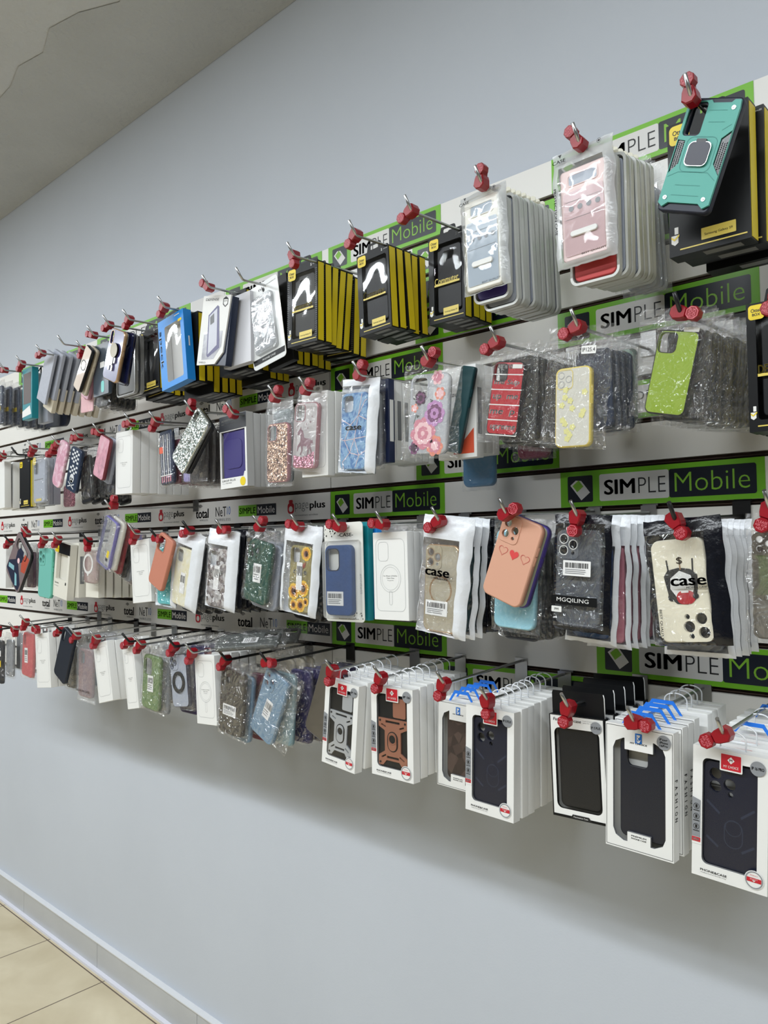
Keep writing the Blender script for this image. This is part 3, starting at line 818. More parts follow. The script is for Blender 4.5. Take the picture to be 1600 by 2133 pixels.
        mb = MB(); mb.slab(rr(cw*.27, ch*.25, cw*.13, cx, mid), y-.0014, y-.0006, MM, [circ(cw*.10, cx, mid+ch*.035, 16)]); mb.cring(cw*.13, .0012, y-.002, MM, cx, mid+ch*.035, 20); mb.build('finger_ring', b)
    if not detail:
        pass
    if style == 'phonecase':
        mb = MB(); s = w*.30
        mb.poly(rr(s, s*.82, .0015, w*.02, -h*.085), -.0006, WHITE); mb.poly(rr(s*.88, s*.70, .0008, w*.02, -h*.083), -.0009, REDINK)
        mb.poly([(w*.02, -h*.083-s*.06), (w*.02+s*.16, -h*.083+s*.10), (w*.02, -h*.083+s*.26), (w*.02-s*.16, -h*.083+s*.10)], -.0011, WHITE)
        mb.text('M', w*.02, -h*.083+s*.10, REDINK, w=s*.13, h=s*.12, y=-.0013, off=.02)
        mb.text('MY CHOICE', w*.02, -h*.083-s*.20, WHITE, w=s*.66, h=s*.11, y=-.0011); mb.build('logo_label', r)
        mb = MB(); tw = w*.13; zc = -h*.56
        mb.poly([(x0, zc+h*.17), (x0+tw*1.05, zc+h*.15), (x0+tw*1.05, zc-h*.20), (x0, zc-h*.20)], -.0005, WHITE)
        mb.poly([(x0, zc+h*.16), (x0+tw*.9, zc+h*.14), (x0+tw*.9, zc-h*.145), (x0, zc-h*.145)], -.0008, GREYST)
        for q in range(3):
            zc2 = zc+h*.09-q*h*.078
            mb.cring(tw*.32, .0006, -.0011, INK, x0+tw*.46, zc2, 14); mb.poly(rr(tw*.22, tw*.36, .0005, x0+tw*.46, zc2), -.0011, INK); mb.poly(rr(tw*.66, h*.006, .0003, x0+tw*.46, zc2-h*.033), -.0011, INK)
        mb.poly(rr(tw*.9, h*.034, .0003, x0+tw*.46, zc-h*.165), -.0008, REDINK); mb.text('NEW', x0+tw*.46, zc-h*.165, WHITE, w=tw*.66, h=h*.020, y=-.0011, off=.03)
        mb.build('side_label', r)
        mb = MB(); br = w*.125; bx, bz = w*.335, -h*.905
        mb.poly(circ(br, bx, bz, 24), -.0008, WHITE); mb.cring(br*.92, br*.13, -.0011, GREYST, bx, bz, 24)
        mb.poly(rr(br*1.5, br*.45, .0008, bx, bz), -.0013, REDINK); mb.text('QUALITY', bx, bz+br*.08, WHITE, w=br*.8, h=br*.14, y=-.0015); mb.text('PRODUCT', bx, bz+br*.48, REDINK, w=br*.8, h=br*.12, y=-.0013)
        mb.poly([(bx-br*.18, bz-br*.02), (bx+br*.18, bz-br*.02), (bx, bz-br*.18)], -.0015, WHITE)
        mb.build('round_badge', r)
        mb = MB(); mb.text('PHONE&CASE', -w*.20, -h*.945, INK, w=w*.36, h=h*.017, off=.02); mb.text('MOBILE PHONE PROTECTION', -w*.20, -h*.965, GREYINK, w=w*.34, h=h*.007); mb.build('lettering', r)
    if style == 'fashion':
        mb = MB(); mb.ring(w*.975, h*.975, .0008, .0006, -.0003, INK, 0, -h/2, 2)
        mb.text('MY CHOICE', 0, -h*.135, INK, w=w*.25, h=h*.013, off=.03); mb.text('PREMIUM', 0, -h*.875, INK, w=w*.22, h=h*.011, off=.02); mb.text('PHONE CASE', 0, -h*.895, INK, w=w*.22, h=h*.012, off=.02); mb.build('lettering', r)
        mb = MB(); s = w*.10; z0 = -h*.092
        mb.poly([(-s*.5, z0-s*.7), (s*.5, z0-s*.7), (s*.5, z0+s*.7), (-s*.5, z0+s*.7)], -.0004, BLUEINK)
        mb.poly([(-s*.35, z0+s*.5), (s*.1, z0+s*.1), (s*.3, z0+s*.5)], -.0006, WHITE); mb.poly([(s*.4, z0-s*.1), (-s*.3, z0-s*.5), (s*.1, z0-s*.6)], -.0006, WHITE); mb.text('K', 0, z0, WHITE, w=s*.5, h=s*.9, y=-.0007)
        mb.build('logo', r)
        mb = MB(); yy = t*.5
        for i, ch_ in enumerate('FASHION'):
            vs, fs, asp = text_mesh(ch_, .02); V = []
            s1 = h*.026; zc = -h*(.38+.050*i)
            # letters lie on the right side face, turned a quarter
            for (a_, b_) in vs: V.append(mb.bm.verts.new((x1+.0003, yy+b_*t*.50, zc-a_*s1*min(asp*1.3, 1.1))))
            for f in fs: mb.face([V[i2] for i2 in f], INK)
        mb.build('side_lettering', r)
    if style == 'black':
        mb = MB(); mb.text('Fascination case', -w*.16, -h*.045, INK, w=w*.52, h=h*.030, shear=.15, off=.01); mb.text('Simple & Fashion texture', w*.27, -h*.035, GREYINK, w=w*.28, h=h*.010); mb.text('series for choose', w*.24, -h*.052, GREYINK, w=w*.22, h=h*.010)
        mb.poly([(-w*.17, -h*.995), (w*.22, -h*.995), (w*.17, -h*.955), (-w*.13, -h*.955)], -.0005, INK); mb.text('Fascination Case', w*.02, -h*.975, WHITE, w=w*.26, h=h*.014, y=-.0008)
        mb.build('lettering', r)
        mb = MB(); mb.slab([(x0*.97, -.001), (x1*.97, -.001), (x1*.97, .032), (x1*.93, .036), (x0*.93, .036), (x0*.97, .032)], t*.55, t*.55+.0008, BLACKC, [rr(w*.32, .006, .003, 0, .019)])
        mb.tube([(x1*.97, t*.55, 0), (x1*.97, t*.55, .030), (x1*.94, t*.55, .0355)], .0007, WHITE, 6)
        mb.build('hang_tab', r)
    if sticker:
        mb = MB(); sr = w*.10; mb.poly(circ(sr, w*.37, -h*.085, 24), -.0013, GREYST)
        if '\n' in sticker:
            for i, sx in enumerate(sticker.split('\n')): mb.text(sx, w*.37, -h*.085+sr*(.42-.42*i), INK, w=sr*1.15, h=sr*.30, y=-.0016, off=.02)
        else: mb.text(sticker, w*.37, -h*.085, INK, w=sr*1.6, h=sr*.42, y=-.0016, off=.03)
        mb.build('round_sticker', r)
    if hang == 'clear': loop_hanger(r, w, t, mat('clear_loop_plastic', (.8, .82, .85), .12, spec=.8))
    if hang == 'blue': blue_hanger(r, w, t)
    return r
def side_box(loc, th, w, h, t, label, group=None, col=None, hang=None, stripe=None):
    """plain closed carton seen mostly from its side"""
    r = empty('phone_case_box', loc, (0, th, 0), label, 'phone case box', group)
    mb = MB(); mb.rslab(w, h, .001, 0, t, col or WHITE, .0005, 0, -h/2, n=2); mb.build('carton', r)
    if stripe:
        mb = MB(); mb.box(w/2+.0001, w/2+.0006, t*.2, t*.8, -h*.75, -h*.25, stripe); mb.build('side_lettering', r)
    if hang == 'clear': loop_hanger(r, w, t, mat('clear_loop_plastic', (.8, .82, .85), .12, spec=.8))
    if hang == 'blue': blue_hanger(r, w, t)
    return r
def rim_pack(loc, th, w, h, t, label, group=None, inner=None, rim=None, tab=True):
    """rounded clear plastic tray pack with a pale rim, a hang tab and a case inside"""
    r = empty('phone_case_blister', loc, (0, th, 0), label, 'phone case pack', group)
    mb = MB(); RM = rim or mat('pale_tray_plastic', srgb(206, 208, 205), .3, coat=.2)
    o = rr(w, h, .013, 0, -h/2, 6); i = rr(w-.008, h-.008, .010, 0, -h/2, 6)
    mb.poly(o, .0015, RM, [i]); mb.walls(o, .0015, t, RM); mb.walls(i, .0015, t*.8, RM, True, True); mb.poly(o, t, RM)
    mb.loft([[(x, .0015, z) for x, z in o], [(x*1.01, .0030, -h/2+(z+h/2)*1.006) for x, z in o], [(x, .0045, z) for x, z in o]], RM)
    mb.build('tray', r)
    if inner:
        mb = MB(); mb.rslab(w-.012, h-.014, .010, .004, t*.75, inner, .0015, 0, -h/2); mb.build('phone_case', r)
    mb = MB(); mb.poly(i, .0022, FILM); mb.build('cover_film', r)
    if tab:
        mb = MB(); mb.slab(rr(w*.46, .026, .007, 0, .008), t*.5, t*.5+.001, mat('ivory_tab_plastic', srgb(222, 218, 200), .4), [rr(w*.22, .008, .0035, 0, .012)]); mb.build('hang_tab', r)
    return r
def bag_item(loc, th, w, h, label, group=None, col=None, style='clear', cw=.72, ch=.80, t=.012, seed=5, cam=None, wavy=0, top=.16):
    """a bagged case as it hangs inside a stack"""
    r = empty('bagged_phone_case', loc, (0, th, 0), label, 'phone case in a bag', group)
    bag_part(r, w, h, style, t=t, seed=seed)
    case_part(r, w*cw, h*ch, col or BLACKP, cam, t=.009, name='phone_case', loc=(0, .0025, -h*top), bump=False, wavy=wavy)
    return r
def Q(*a): return [(a[0], a[1]), (a[2], a[3]), (a[4], a[5]), (a[6], a[7])]

# ------------------------------------------------------------------ colours of particular goods
TEAL = mat('turquoise_plastic', srgb(82, 168, 156), .45)
PEACH = mat('peach_silicone', srgb(212, 160, 136), .55)
ORANGE = mat('salmon_orange_silicone', srgb(192, 124, 102), .6)
CREAMC = mat('cream_silicone', srgb(228, 222, 202), .5)
LIME = mat('lime_glossy_case', srgb(148, 176, 56), .25, coat=.5)
YELC = mat('soft_yellow_rim', srgb(236, 214, 108), .4)
FOREST = mat('forest_green_silicone', srgb(16, 72, 58), .5)
OLIVE = mat('olive_green_silicone', srgb(108, 132, 86), .55)
BLUEL = mat('blue_suede_leather', srgb(24, 70, 130), .6, bump=.15, bscale=90, mottle=.15, mscale=30)
SKY = mat('pale_blue_case', srgb(150, 205, 222), .4)
ICE = mat('dusty_blue_translucent_case', srgb(118, 146, 170), .35, coat=.2)
ICE2 = mat('pale_teal_translucent_case', srgb(128, 158, 166), .4)
REDC = mat('red_silicone', srgb(190, 62, 62), .55)
INKN = mat('ink_navy_silicone', srgb(24, 32, 46), .5)
GREYF = mat('frosted_grey_case', srgb(168, 174, 188), .4)
TAUPE = mat('taupe_translucent_case', srgb(72, 67, 60), .35, coat=.3, mottle=.15, mscale=14)
DARKC = mat('charcoal_case', srgb(40, 42, 48), .35)
DARKN = mat('dark_blue_case', srgb(34, 48, 74), .35)
PURP = mat('deep_violet_case', srgb(66, 52, 128), .45)
PURPD = mat('dark_violet_case', srgb(38, 30, 76), .4)
LAV = mat('lavender_case', srgb(176, 168, 222), .5)
ROSE = mat('rose_metallic_rim', srgb(176, 108, 116), .25, metal=.4)
PINKF = mat('pale_pink_case', srgb(232, 205, 205), .4)
PINKM = mat('marbled_pink_case', srgb(214, 160, 180), .35)
MAROON = mat('maroon_case', srgb(110, 38, 62), .35)
MINT = mat('mint_case', srgb(170, 210, 190), .45)
REDD = mat('dark_red_case', srgb(150, 36, 48), .4)
AQUA = mat('aqua_glossy_case', srgb(120, 192, 180), .3, coat=.4)
TEALD = mat('dark_teal_silicone', srgb(24, 66, 72), .45)
TEALBOX = mat('teal_card', srgb(18, 130, 142), .4)
BLUEBOX = mat('bright_blue_card', srgb(32, 138, 222), .4)
BLUEGEL = mat('blue_gel_case', srgb(44, 120, 168), .3)
GREYB = mat('grey_pouch', srgb(168, 172, 184), .45, bump=.1, bscale=60)
BEIGE = mat('beige_card', srgb(206, 196, 176), .55)
NAVYBOX = mat('navy_card', srgb(30, 40, 72), .4)
SILVG = glitter('silver_glitter', srgb(120, 135, 128), srgb(250, 252, 250), 420)
GOLDG = glitter('rose_gold_glitter', srgb(110, 70, 52), srgb(245, 205, 175), 430)
PINKG = glitter('pink_glitter', srgb(150, 70, 95), srgb(240, 170, 190), 520)
MARB = ramp_mat('blue_marble_case', [(0, srgb(60, 92, 140)), (.42, srgb(96, 136, 188)), (.55, srgb(150, 186, 216)), (.68, srgb(110, 150, 200)), (1, srgb(196, 214, 232))], 'noise', 26, .25, .5, 2.5)
CREMAP = ramp_mat('cream_collage_case', [(0, srgb(226, 214, 150)), (.45, srgb(236, 230, 200)), (.6, srgb(240, 238, 224)), (1, srgb(214, 196, 120))], 'noise', 30, .4, .3, .5)
COLLG = ramp_mat('grey_photo_collage_case', [(0, srgb(60, 52, 54)), (.3, srgb(150, 140, 138)), (.5, srgb(206, 204, 204)), (.7, srgb(96, 84, 86)), (1, srgb(222, 222, 222))], 'voronoi', 110, .35, .3)
QUILT = ramp_mat('pink_marbled_case_pattern', [(0, srgb(196, 132, 156)), (.45, srgb(214, 160, 180)), (.6, srgb(236, 206, 218)), (1, srgb(206, 150, 172))], 'noise', 36, .3, .4, 1.2)
DKFLOR = ramp_mat('blue_flower_case', [(0, srgb(24, 30, 52)), (.5, srgb(40, 60, 120)), (.62, srgb(150, 70, 90)), (1, srgb(210, 214, 230))], 'noise', 60, .3, .4, 1.5)
CLRCASE = film('clear_case_plastic', haze=.16, hcol=srgb(205, 212, 222), gloss=.12, rough=.10, bump=.15, scale=26, base=.06)
CLRGOLD = film('gold_tinted_clear_case', haze=.62, hcol=srgb(200, 190, 165), gloss=.25, rough=.2, bump=.1, scale=20, base=.04)
GOLDR = mat('champagne_gold_rim', srgb(212, 176, 138), .25, metal=.6)
CLRPINK = film('pinkish_clear_case', haze=.55, hcol=srgb(168, 132, 132), gloss=.3, rough=.15, bump=.2, scale=30, base=.06)
FROSTY = film('frosted_flip_panel', haze=.72, hcol=srgb(176, 190, 206), gloss=.02, rough=.12, bump=.05, scale=20, base=.012)
FROSTP = film('frosted_pink_panel', haze=.72, hcol=srgb(214, 186, 190), gloss=.02, rough=.12, bump=.05, scale=20, base=.012)
YB = -.225

# ---- printed designs
def petals(mb, x, z, r, cols, n=6, rings=3, y=-.0005, rnd=None):
    rnd = rnd or random.Random(1)
    for k in range(rings):
        rk = r*(1-k*.28); m = cols[k % len(cols)]
        for i in range(n):
            a = 2*math.pi*(i+.5*k)/n+rnd.uniform(-.15, .15)
            cx, cz = x+math.cos(a)*rk*.5, z+math.sin(a)*rk*.5
            pts = [(cx+math.cos(a)*rk*.5*math.cos(t)-math.sin(a)*rk*.40*math.sin(t), cz+math.sin(a)*rk*.5*math.cos(t)+math.cos(a)*rk*.40*math.sin(t)) for t in [2*math.pi*j/9 for j in range(9)]]
            mb.poly(pts, y-.0001*(k+1)-.00002*i, m)
P1 = mat('print_pale_pink', srgb(236, 196, 200), .5); P2 = mat('print_rose', srgb(206, 130, 148), .5); P3 = mat('print_plum', srgb(120, 70, 110), .5)
P4 = mat('print_lilac', srgb(190, 140, 190), .5); P5 = mat('print_leaf', srgb(84, 88, 84), .5); P6 = mat('print_coral', srgb(226, 140, 120), .5)
P7 = mat('print_sun_yellow', srgb(236, 190, 60), .5); P8 = mat('print_seed_brown', srgb(88, 50, 40), .5); P9 = mat('print_deep_plum', srgb(72, 44, 66), .5)
def art_floral(mb, w, h):
    R = random.Random(2)
    petals(mb, -w*.10, -h*.74, w*.34, [P2, P1, P2, P1], 8, 4, rnd=R); petals(mb, w*.18, -h*.50, w*.27, [P4, P3, P4, P3], 8, 4, rnd=R)
    petals(mb, -w*.20, -h*.30, w*.16, [P9, P3], 7, 3, rnd=R); petals(mb, w*.22, -h*.90, w*.22, [P6, P2, P1], 7, 3, rnd=R); petals(mb, -w*.32, -h*.92, w*.14, [P3, P9], 6, 2, rnd=R)
    petals(mb, w*.30, -h*.26, w*.14, [P6, P1], 6, 2, rnd=R); petals(mb, w*.22, -h*.06, w*.16, [P1, P2], 6, 2, rnd=R); petals(mb, -w*.35, -h*.42, w*.10, [P6, P1], 5, 2, rnd=R)
    for a, b, c, d in ((-.05, -.55, -.15, -.68), (.1, -.6, .22, -.80), (-.3, -.50, -.36, -.62), (.05, -.32, .12, -.42)):
        mb.poly([(w*a-.0008, h*b), (w*a+.0008, h*b), (w*c+.0008, h*d), (w*c-.0008, h*d)], -.0004, P5)
        mb.poly([(w*a, h*b), (w*(a+.09), h*(b-.02)), (w*(a+.02), h*(b-.05))], -.00045, P5)
def line(mb, x0, z0, x1, z1, t, m, y=-.0005):
    d = Vector((x1-x0, z1-z0))
    if d.length < 1e-6: return
    d.normalize(); n = Vector((-d.y, d.x))*t/2
    mb.poly([(x0+n.x, z0+n.y), (x0-n.x, z0-n.y), (x1-n.x, z1-n.y), (x1+n.x, z1+n.y)], y, m)
def art_marble(mb, w, h):
    m = mat('pale_rose_inlay_line', srgb(226, 200, 198), .35)
    Lz = [(-.5, -.34, -.12, -.42), (-.12, -.42, .18, -.30), (.18, -.30, .5, -.36), (-.12, -.42, -.35, -.62), (-.35, -.62, -.5, -.60), (-.35, -.62, .05, -.60), (.05, -.60, .18, -.30), (.05, -.60, .5, -.58),
          (-.35, -.62, -.12, -.78), (-.12, -.78, .25, -.82), (.25, -.82, .5, -.76), (-.12, -.78, -.4, -.90), (-.12, -.78, .05, -.60), (.25, -.82, .12, -.97), (.18, -.30, .3, -.02), (-.4, -.90, -.35, -.99), (.25, -.82, .05, -.60), (.18, -.30, .42, -.12), (.42, -.12, .5, -.10)]
    for a, b, c, d in Lz: line(mb, w*a*.96, h*b, w*c*.96, h*d, .0014, m)
    mb.text('case', w*.0, -h*.46, INK, w=w*.62, h=h*.055, y=-.0008, off=.03)
def art_words(mb, w, h):
    for i, (s, x) in enumerate((('upreme', .05), ('me Sup', 0), ('up  me', 0), ('me  p', -.04), ('upreme', .03))):
        z = -h*(.085+.205*i)
        mb.text(s, w*x, z, WHITE, w=w*.80, h=h*.085, shear=.2, off=.03)
        line(mb, -w*.49, z-h*.095, w*.49, z-h*.095, .0018, WHITE)
def art_words2(mb, w, h): art_words(mb, w, h); mb.poly(rr(w*.30, h*.055, .0008, w*.28, -h*.07), -.0012, WHITE)
def heart(cx, cz, s):
    return [(cx+s*.055*(16*math.sin(t)**3)/1, cz+s*.055*(13*math.cos(t)-5*math.cos(2*t)-2*math.cos(3*t)-math.cos(4*t))) for t in [2*math.pi*i/24 for i in range(24)]]
def art_hearts(mb, w, h):
    m = mat('heart_outline', srgb(196, 92, 84), .5); mr = mat('heart_red', srgb(214, 70, 70), .5)
    for x, f in ((-.26, 0), (.02, 1), (.30, 0)):
        o = heart(w*x, -h*.43, w*.13); i = heart(w*x, -h*.43, w*.115)
        if f: mb.poly(o, -.0005, mr)
        else: mb.poly(o, -.0005, m, [i])
    
def art_skull(mb, w, h):
    W = mat('print_off_white', srgb(214, 216, 218), .5)
    for j in range(11):
        if 6 <= j <= 6: continue
        for i in range(4):
            if (i+j) % 2: continue
            x = w*(-.30+.17*i); z = -h*(.05+.050*j)
            mb.poly([(x, z), (x+w*.16, z), (x+w*.16, z-h*.046), (x, z-h*.046)], -.0005, W)
    mb.poly(circ(w*.19, 0, -h*.70, 18), -.0005, W); mb.poly(rr(w*.20, h*.06, .002, 0, -h*.775), -.0005, W)
    for s in (-1, 1): mb.poly(circ(w*.055, s*w*.075, -h*.71, 10), -.0008, INKN)
    for s in (-1, 1): line(mb, -w*.28*s, -h*.81, w*.28*s, -h*.92, .003, W)
def art_horse(mb, w, h):
    H = mat('dusty_plum_print', srgb(124, 82, 94), .5)
    X = lambda x: w*(x-.5); Z = lambda z: -h*z
    body = [(.22, .44), (.30, .40), (.33, .36), (.36, .41), (.42, .43), (.46, .48), (.48, .53), (.60, .55), (.74, .55), (.78, .58), (.84, .57), (.87, .62), (.83, .66), (.82, .62), (.78, .62), (.78, .68), (.84, .74), (.82, .82), (.78, .82), (.79, .75), (.71, .69), (.70, .76), (.64, .83), (.60, .83), (.65, .75), (.62, .67), (.46, .66), (.44, .73), (.38, .80), (.34, .79), (.39, .72), (.36, .66), (.28, .68), (.24, .74), (.20, .74), (.22, .66), (.32, .60), (.34, .52), (.28, .49), (.20, .49)]
    mb.poly([(X(a), Z(b)) for a, b in body], -.0006, H)
    for x, z, s in ((.3, .30, .03), (.55, .33, .04), (.72, .30, .05), (.2, .36, .03), (.78, .22, .03), (.62, .39, .03)):
        mb.poly([(X(x)+w*s*(1 if k % 2 == 0 else .4)*math.cos(math.pi*k/5+.3), Z(z)+w*s*(1 if k % 2 == 0 else .4)*math.sin(math.pi*k/5+.3)) for k in range(10)], -.0005, H)
    pts = [(-w*.43, Z(.80)), (-w*.1, Z(.83)), (w*.15, Z(.80)), (w*.43, Z(.74)), (w*.43, Z(.97)), (w*.36, Z(.985)), (-w*.36, Z(.985)), (-w*.43, Z(.97))]
    mb.poly(pts, -.0004, PINKG)
def art_sun(mb, w, h):
    R = random.Random(5)
    for x, z, r in ((.30, -.12, .26), (.22, -.66, .30), (-.30, -.72, .30), (-.28, -.93, .2), (.10, -.92, .26), (.38, -.86, .16)):
        petals(mb, w*x*.82, h*z*.97, w*r*.86, [P7, mat('print_amber', srgb(206, 140, 40), .5)], 11, 2, rnd=R); mb.poly(circ(w*r*.36, w*x*.82, h*z*.97, 14), -.0009, P8)
    B = mat('print_brick', srgb(150, 74, 60), .5)
    for s in (-1, 1): mb.poly([(w*.05, -h*.28), (w*(.05+.2*s), -h*.24), (w*(.05+.17*s), -h*.31), (w*(.05+.1*s), -h*.34)], -.0006, B)
    mb.text('c    e', 0, -h*.40, WHITE, w=w*.62, h=h*.06, y=-.0010, off=.03)
    barcode(mb, -w*.02, -h*.46, w*.26, h*.42, -.0012, 0, False)
def art_collage(mb, w, h):
    mb.text('c    e', 0, -h*.40, WHITE, w=w*.66, h=h*.06, y=-.0010, off=.03); barcode(mb, 0, -h*.50, w*.26, h*.42, -.0012, math.radians(-4), False)
def art_bar(mb, w, h): barcode(mb, w*.0, -h*.52, w*.34, h*.30, -.0008, math.radians(4), True)
def art_barcol(mb, w, h): barcode(mb, w*.10, -h*.60, w*.30, h*.36, -.0008, 0, False)
def art_barbl(mb, w, h): barcode(mb, -w*.12, -h*.76, w*.62, h*.20, -.0008)
def art_barsm(mb, w, h): barcode(mb, -w*.05, -h*.63, w*.56, h*.17, -.0008)
def art_barice(mb, w, h): barcode(mb, w*.0, -h*.55, w*.30, h*.28, -.0008, math.radians(-3))
def art_barred(mb, w, h): barcode(mb, -w*.10, -h*.52, w*.30, h*.34, -.0008, math.radians(6))
def art_gold(mb, w, h):
    mb.cring(w*.34, w*.045, -.0004, GOLDR, 0, -h*.52, 28)
    barcode(mb, -w*.10, -h*.73, w*.66, h*.17, -.0008)
def art_ring(mb, w, h):
    mb.cring(w*.36, w*.12, -.0030, BLACKP, 0, -h*.53, 26); mb.walls(circ(w*.36, 0, -h*.53, 26), -.0030, 0, BLACKP); mb.walls(circ(w*.24, 0, -h*.53, 26), -.003, 0, BLACKP, True, True)
def art_mask(mb, w, h):
    # a plain dark face shape with an open mouth, not any known figure
    K = mat('print_black', srgb(30, 30, 32), .45); W = mat('print_white', srgb(226, 226, 224), .45); Rr = mat('print_lip_red', srgb(176, 34, 42), .4)
    mb.poly([(w*x, -h*z) for x, z in ((-.30, .36), (-.22, .30), (0, .28), (.2, .30), (.32, .36), (.30, .50), (.24, .60), (.1, .64), (-.1, .63), (-.24, .56))], -.0004, K)
    mb.poly([(w*x, -h*z) for x, z in ((-.18, .38), (0, .31), (.20, .36), (.24, .48), (.18, .56), (-.1, .56), (-.2, .48))], -.0006, W)
    mb.poly(rr(w*.34, h*.13, w*.12, w*.07, -h*.57), -.0008, Rr); mb.poly(rr(w*.14, h*.02, .001, w*.06, -h*.515), -.0010, W)
    mb.poly(circ(w*.07, -w*.19, -h*.565, 14), -.0009, K); mb.poly(circ(w*.055, w*.25, -h*.56, 14), -.0009, K)
    for s in (-1, 1): line(mb, w*(.02+.24*s), -h*.20, w*(.02+.22*s), -h*.34, .0022, K)
    mb.text('$', w*.02, -h*.215, GOLDR, w=w*.11, h=h*.075, y=-.0008, off=.02)
    line(mb, w*.02, -h*.25, w*.02, -h*.30, .002, GOLDR)
def art_figure(mb, w, h):
    W = CHROME
    mb.slab(circ(w*.24, w*.08, -h*.40, 16), -.006, 0, mat('mirror_visor', srgb(60, 54, 40), .22, metal=1)); mb.slab(rr(w*.24, h*.20, w*.08, 0, -h*.60), -.005, 0, W)
    for s in (-1, 1): mb.slab(rr(w*.10, h*.12, w*.04, w*.10*s, -h*.74), -.004, 0, W); mb.slab(rr(w*.09, h*.12, w*.04, w*.20*s, -h*.58), -.004, 0, W)
def art_blob(mb, w, h):
    # generic dark and coloured patches
    N = mat('print_midnight', srgb(20, 28, 56), .5); T = mat('print_pale_teal', srgb(130, 180, 190), .5); O = mat('print_rust', srgb(176, 74, 52), .5)
    mb.poly([(w*x, -h*z) for x, z in ((-.1, .2), (.12, .18), (.18, .38), (.02, .52), (.42, .78), (.40, .95), (0, .97), (-.46, .90), (-.45, .72), (-.16, .52), (-.2, .34))], -.0004, N)
    mb.poly([(w*x, -h*z) for x, z in ((.2, .18), (.46, .14), (.46, .48), (.26, .56), (.16, .42))], -.0004, O)
    mb.poly([(w*x, -h*z) for x, z in ((-.42, .76), (-.12, .66), (-.06, .74), (-.38, .84))], -.0007, T); mb.poly([(w*x, -h*z) for x, z in ((.0, .74), (.12, .72), (.30, .88), (.2, .94))], -.0007, T)
    mb.poly(circ(w*.07, w*.0, -h*.46, 10), -.0007, P1)
def art_tools(mb, w, h):
    for i in range(5): mb.poly(rr(w*.07, h*.75, .002, -w*.34+w*.17*i, -h*.45), -.0006, (GREYB, WHITE)[i % 2]); mb.poly(rr(w*.08, h*.12, .002, -w*.34+w*.17*i, -h*.90), -.0006, P2)
    mb.poly(rr(w*.95, h*.02, .001, 0, -h*.83), -.0010, WHITE); mb.poly(rr(w*.3, h*.12, .001, -w*.35, -h*.35), -.0012, mat('orange_price_tag', srgb(244, 96, 60), .5))
def art_daisy(mb, w, h):
    mb.ring(w*.46, w*.50, w*.1, .0010, -.0006, YELC, -w*.22, -w*.30)
    for x, z in ((-.32, -.19), (-.32, -.42), (-.11, -.30)): mb.cring(w*.09, .0009, -.0006, LINE, w*x, w*z, 16)
    R = random.Random(8); m = mat('pale_yellow_flower', srgb(226, 222, 150), .5)
    for i in range(14): petals(mb, w*R.uniform(-.34, .34), -h*(.28+.66*i/14), w*.09, [m], 5, 1, rnd=R)
SHORT = {}
def HL(short, body, disc=None, black=False, stop=False, tilt=0, Yb=-.252, nohook=False, yaw=0, extra=None):
    if not nohook: hook(body[0], body[1], short, black, Yb, tilt=tilt)
    if disc: lock(body, disc, short, Yb+.008, stop, yaw, extra)

# ================================================================== TOP ROW (from the right)
# turquoise armoured case
p, w, h, th = fit(Q(1442, 199, 1549, 203, 1474, 446, 1364, 436), -.262)
r = empty('phone_case', p, (0, th, 0), 'turquoise armoured phone case with square ring plate hanging tilted at the top right', 'phone case')
mb = MB()
hole = rr(w*.34, h*.30, w*.08, -w*.27, -h*.19); zt = -h*.035
outer = [(-w*.49, -h*.93), (-w*.40, -h*.965), (-w*.30, -h*.925), (w*.28, -h*.925), (w*.38, -h*.965), (w*.49, -h*.93), (w*.49, -h*.10), (w*.47, -h*.03), (w*.36, -h*.03), (w*.31, -h*.055), (-w*.02, -h*.055), (-w*.06, -h*.03), (-w*.49, -h*.05)]
gl = [(-w*.49+.001, -h*.37), (-w*.33, -h*.38), (-w*.33, -h*.58), (-w*.49+.001, -h*.67)]; gr = [(w*.33, -h*.36), (w*.485, -h*.29), (w*.485, -h*.68), (w*.33, -h*.58)]
mb.slab(outer, -.0015, .010, TEAL, [hole, gl, gr])
body = mb.build('turquoise_shell', r)
mb = MB(); mb.rslab(w*1.0, h, w*.10, .002, .0125, NAVY, .002, 0, -h/2, [rr(w*.28, h*.26, w*.05, -w*.27, -h*.19)]); mb.build('black_bumper', r)
mb = MB(); GT = mat('black_stud_grip', srgb(20, 22, 30), .25)
for g, s in ((gl, -1), (gr, 1)):
    mb = MB(); mb.poly(g, .0005, GT)
    for i in range(13):
        z = -h*(.39+.018*i)
        for k in range(3): mb.slab(circ(.0014, s*w*(.365+.04*k), z-(k % 2)*.0012, 4), -.0006, .0005, GT)
    mb.build('grip', r)
mb = MB(); DG = mat('turquoise_groove', srgb(58, 140, 132), .5)
line(mb, -w*.05, -h*.12, w*.28, -h*.12, .0006, DG, -.0018); line(mb, -w*.0, -h*.22, w*.30, -h*.22, .0006, DG, -.0018)
line(mb, w*.30, -h*.29, w*.44, -h*.24, .0006, DG, -.0018)
for a in ((-.46, -.70, -.28, -.655), (-.28, -.655, .28, -.655), (.28, -.655, .45, -.72), (-.26, -.77, .22, -.77), (-.28, -.86, .25, -.86)): line(mb, w*a[0], h*a[1], w*a[2], h*a[3], .0007, DG, -.0018)
mb.ring(w*.58, h*.31, w*.12, .0008, -.0018, DG, 0, -h*.50)
mb.build('moulded_lines', body)
mb = MB()
for x, z in ((w*.38, -h*.10), (-w*.38, -h*.885), (w*.36, -h*.885)): mb.slab(circ(.0028, x, z, 14), -.0024, -.0014, CHROME); line(mb, x-.002, z, x+.002, z, .0007, BLACKP, -.0026)
mb.build('screws', body)
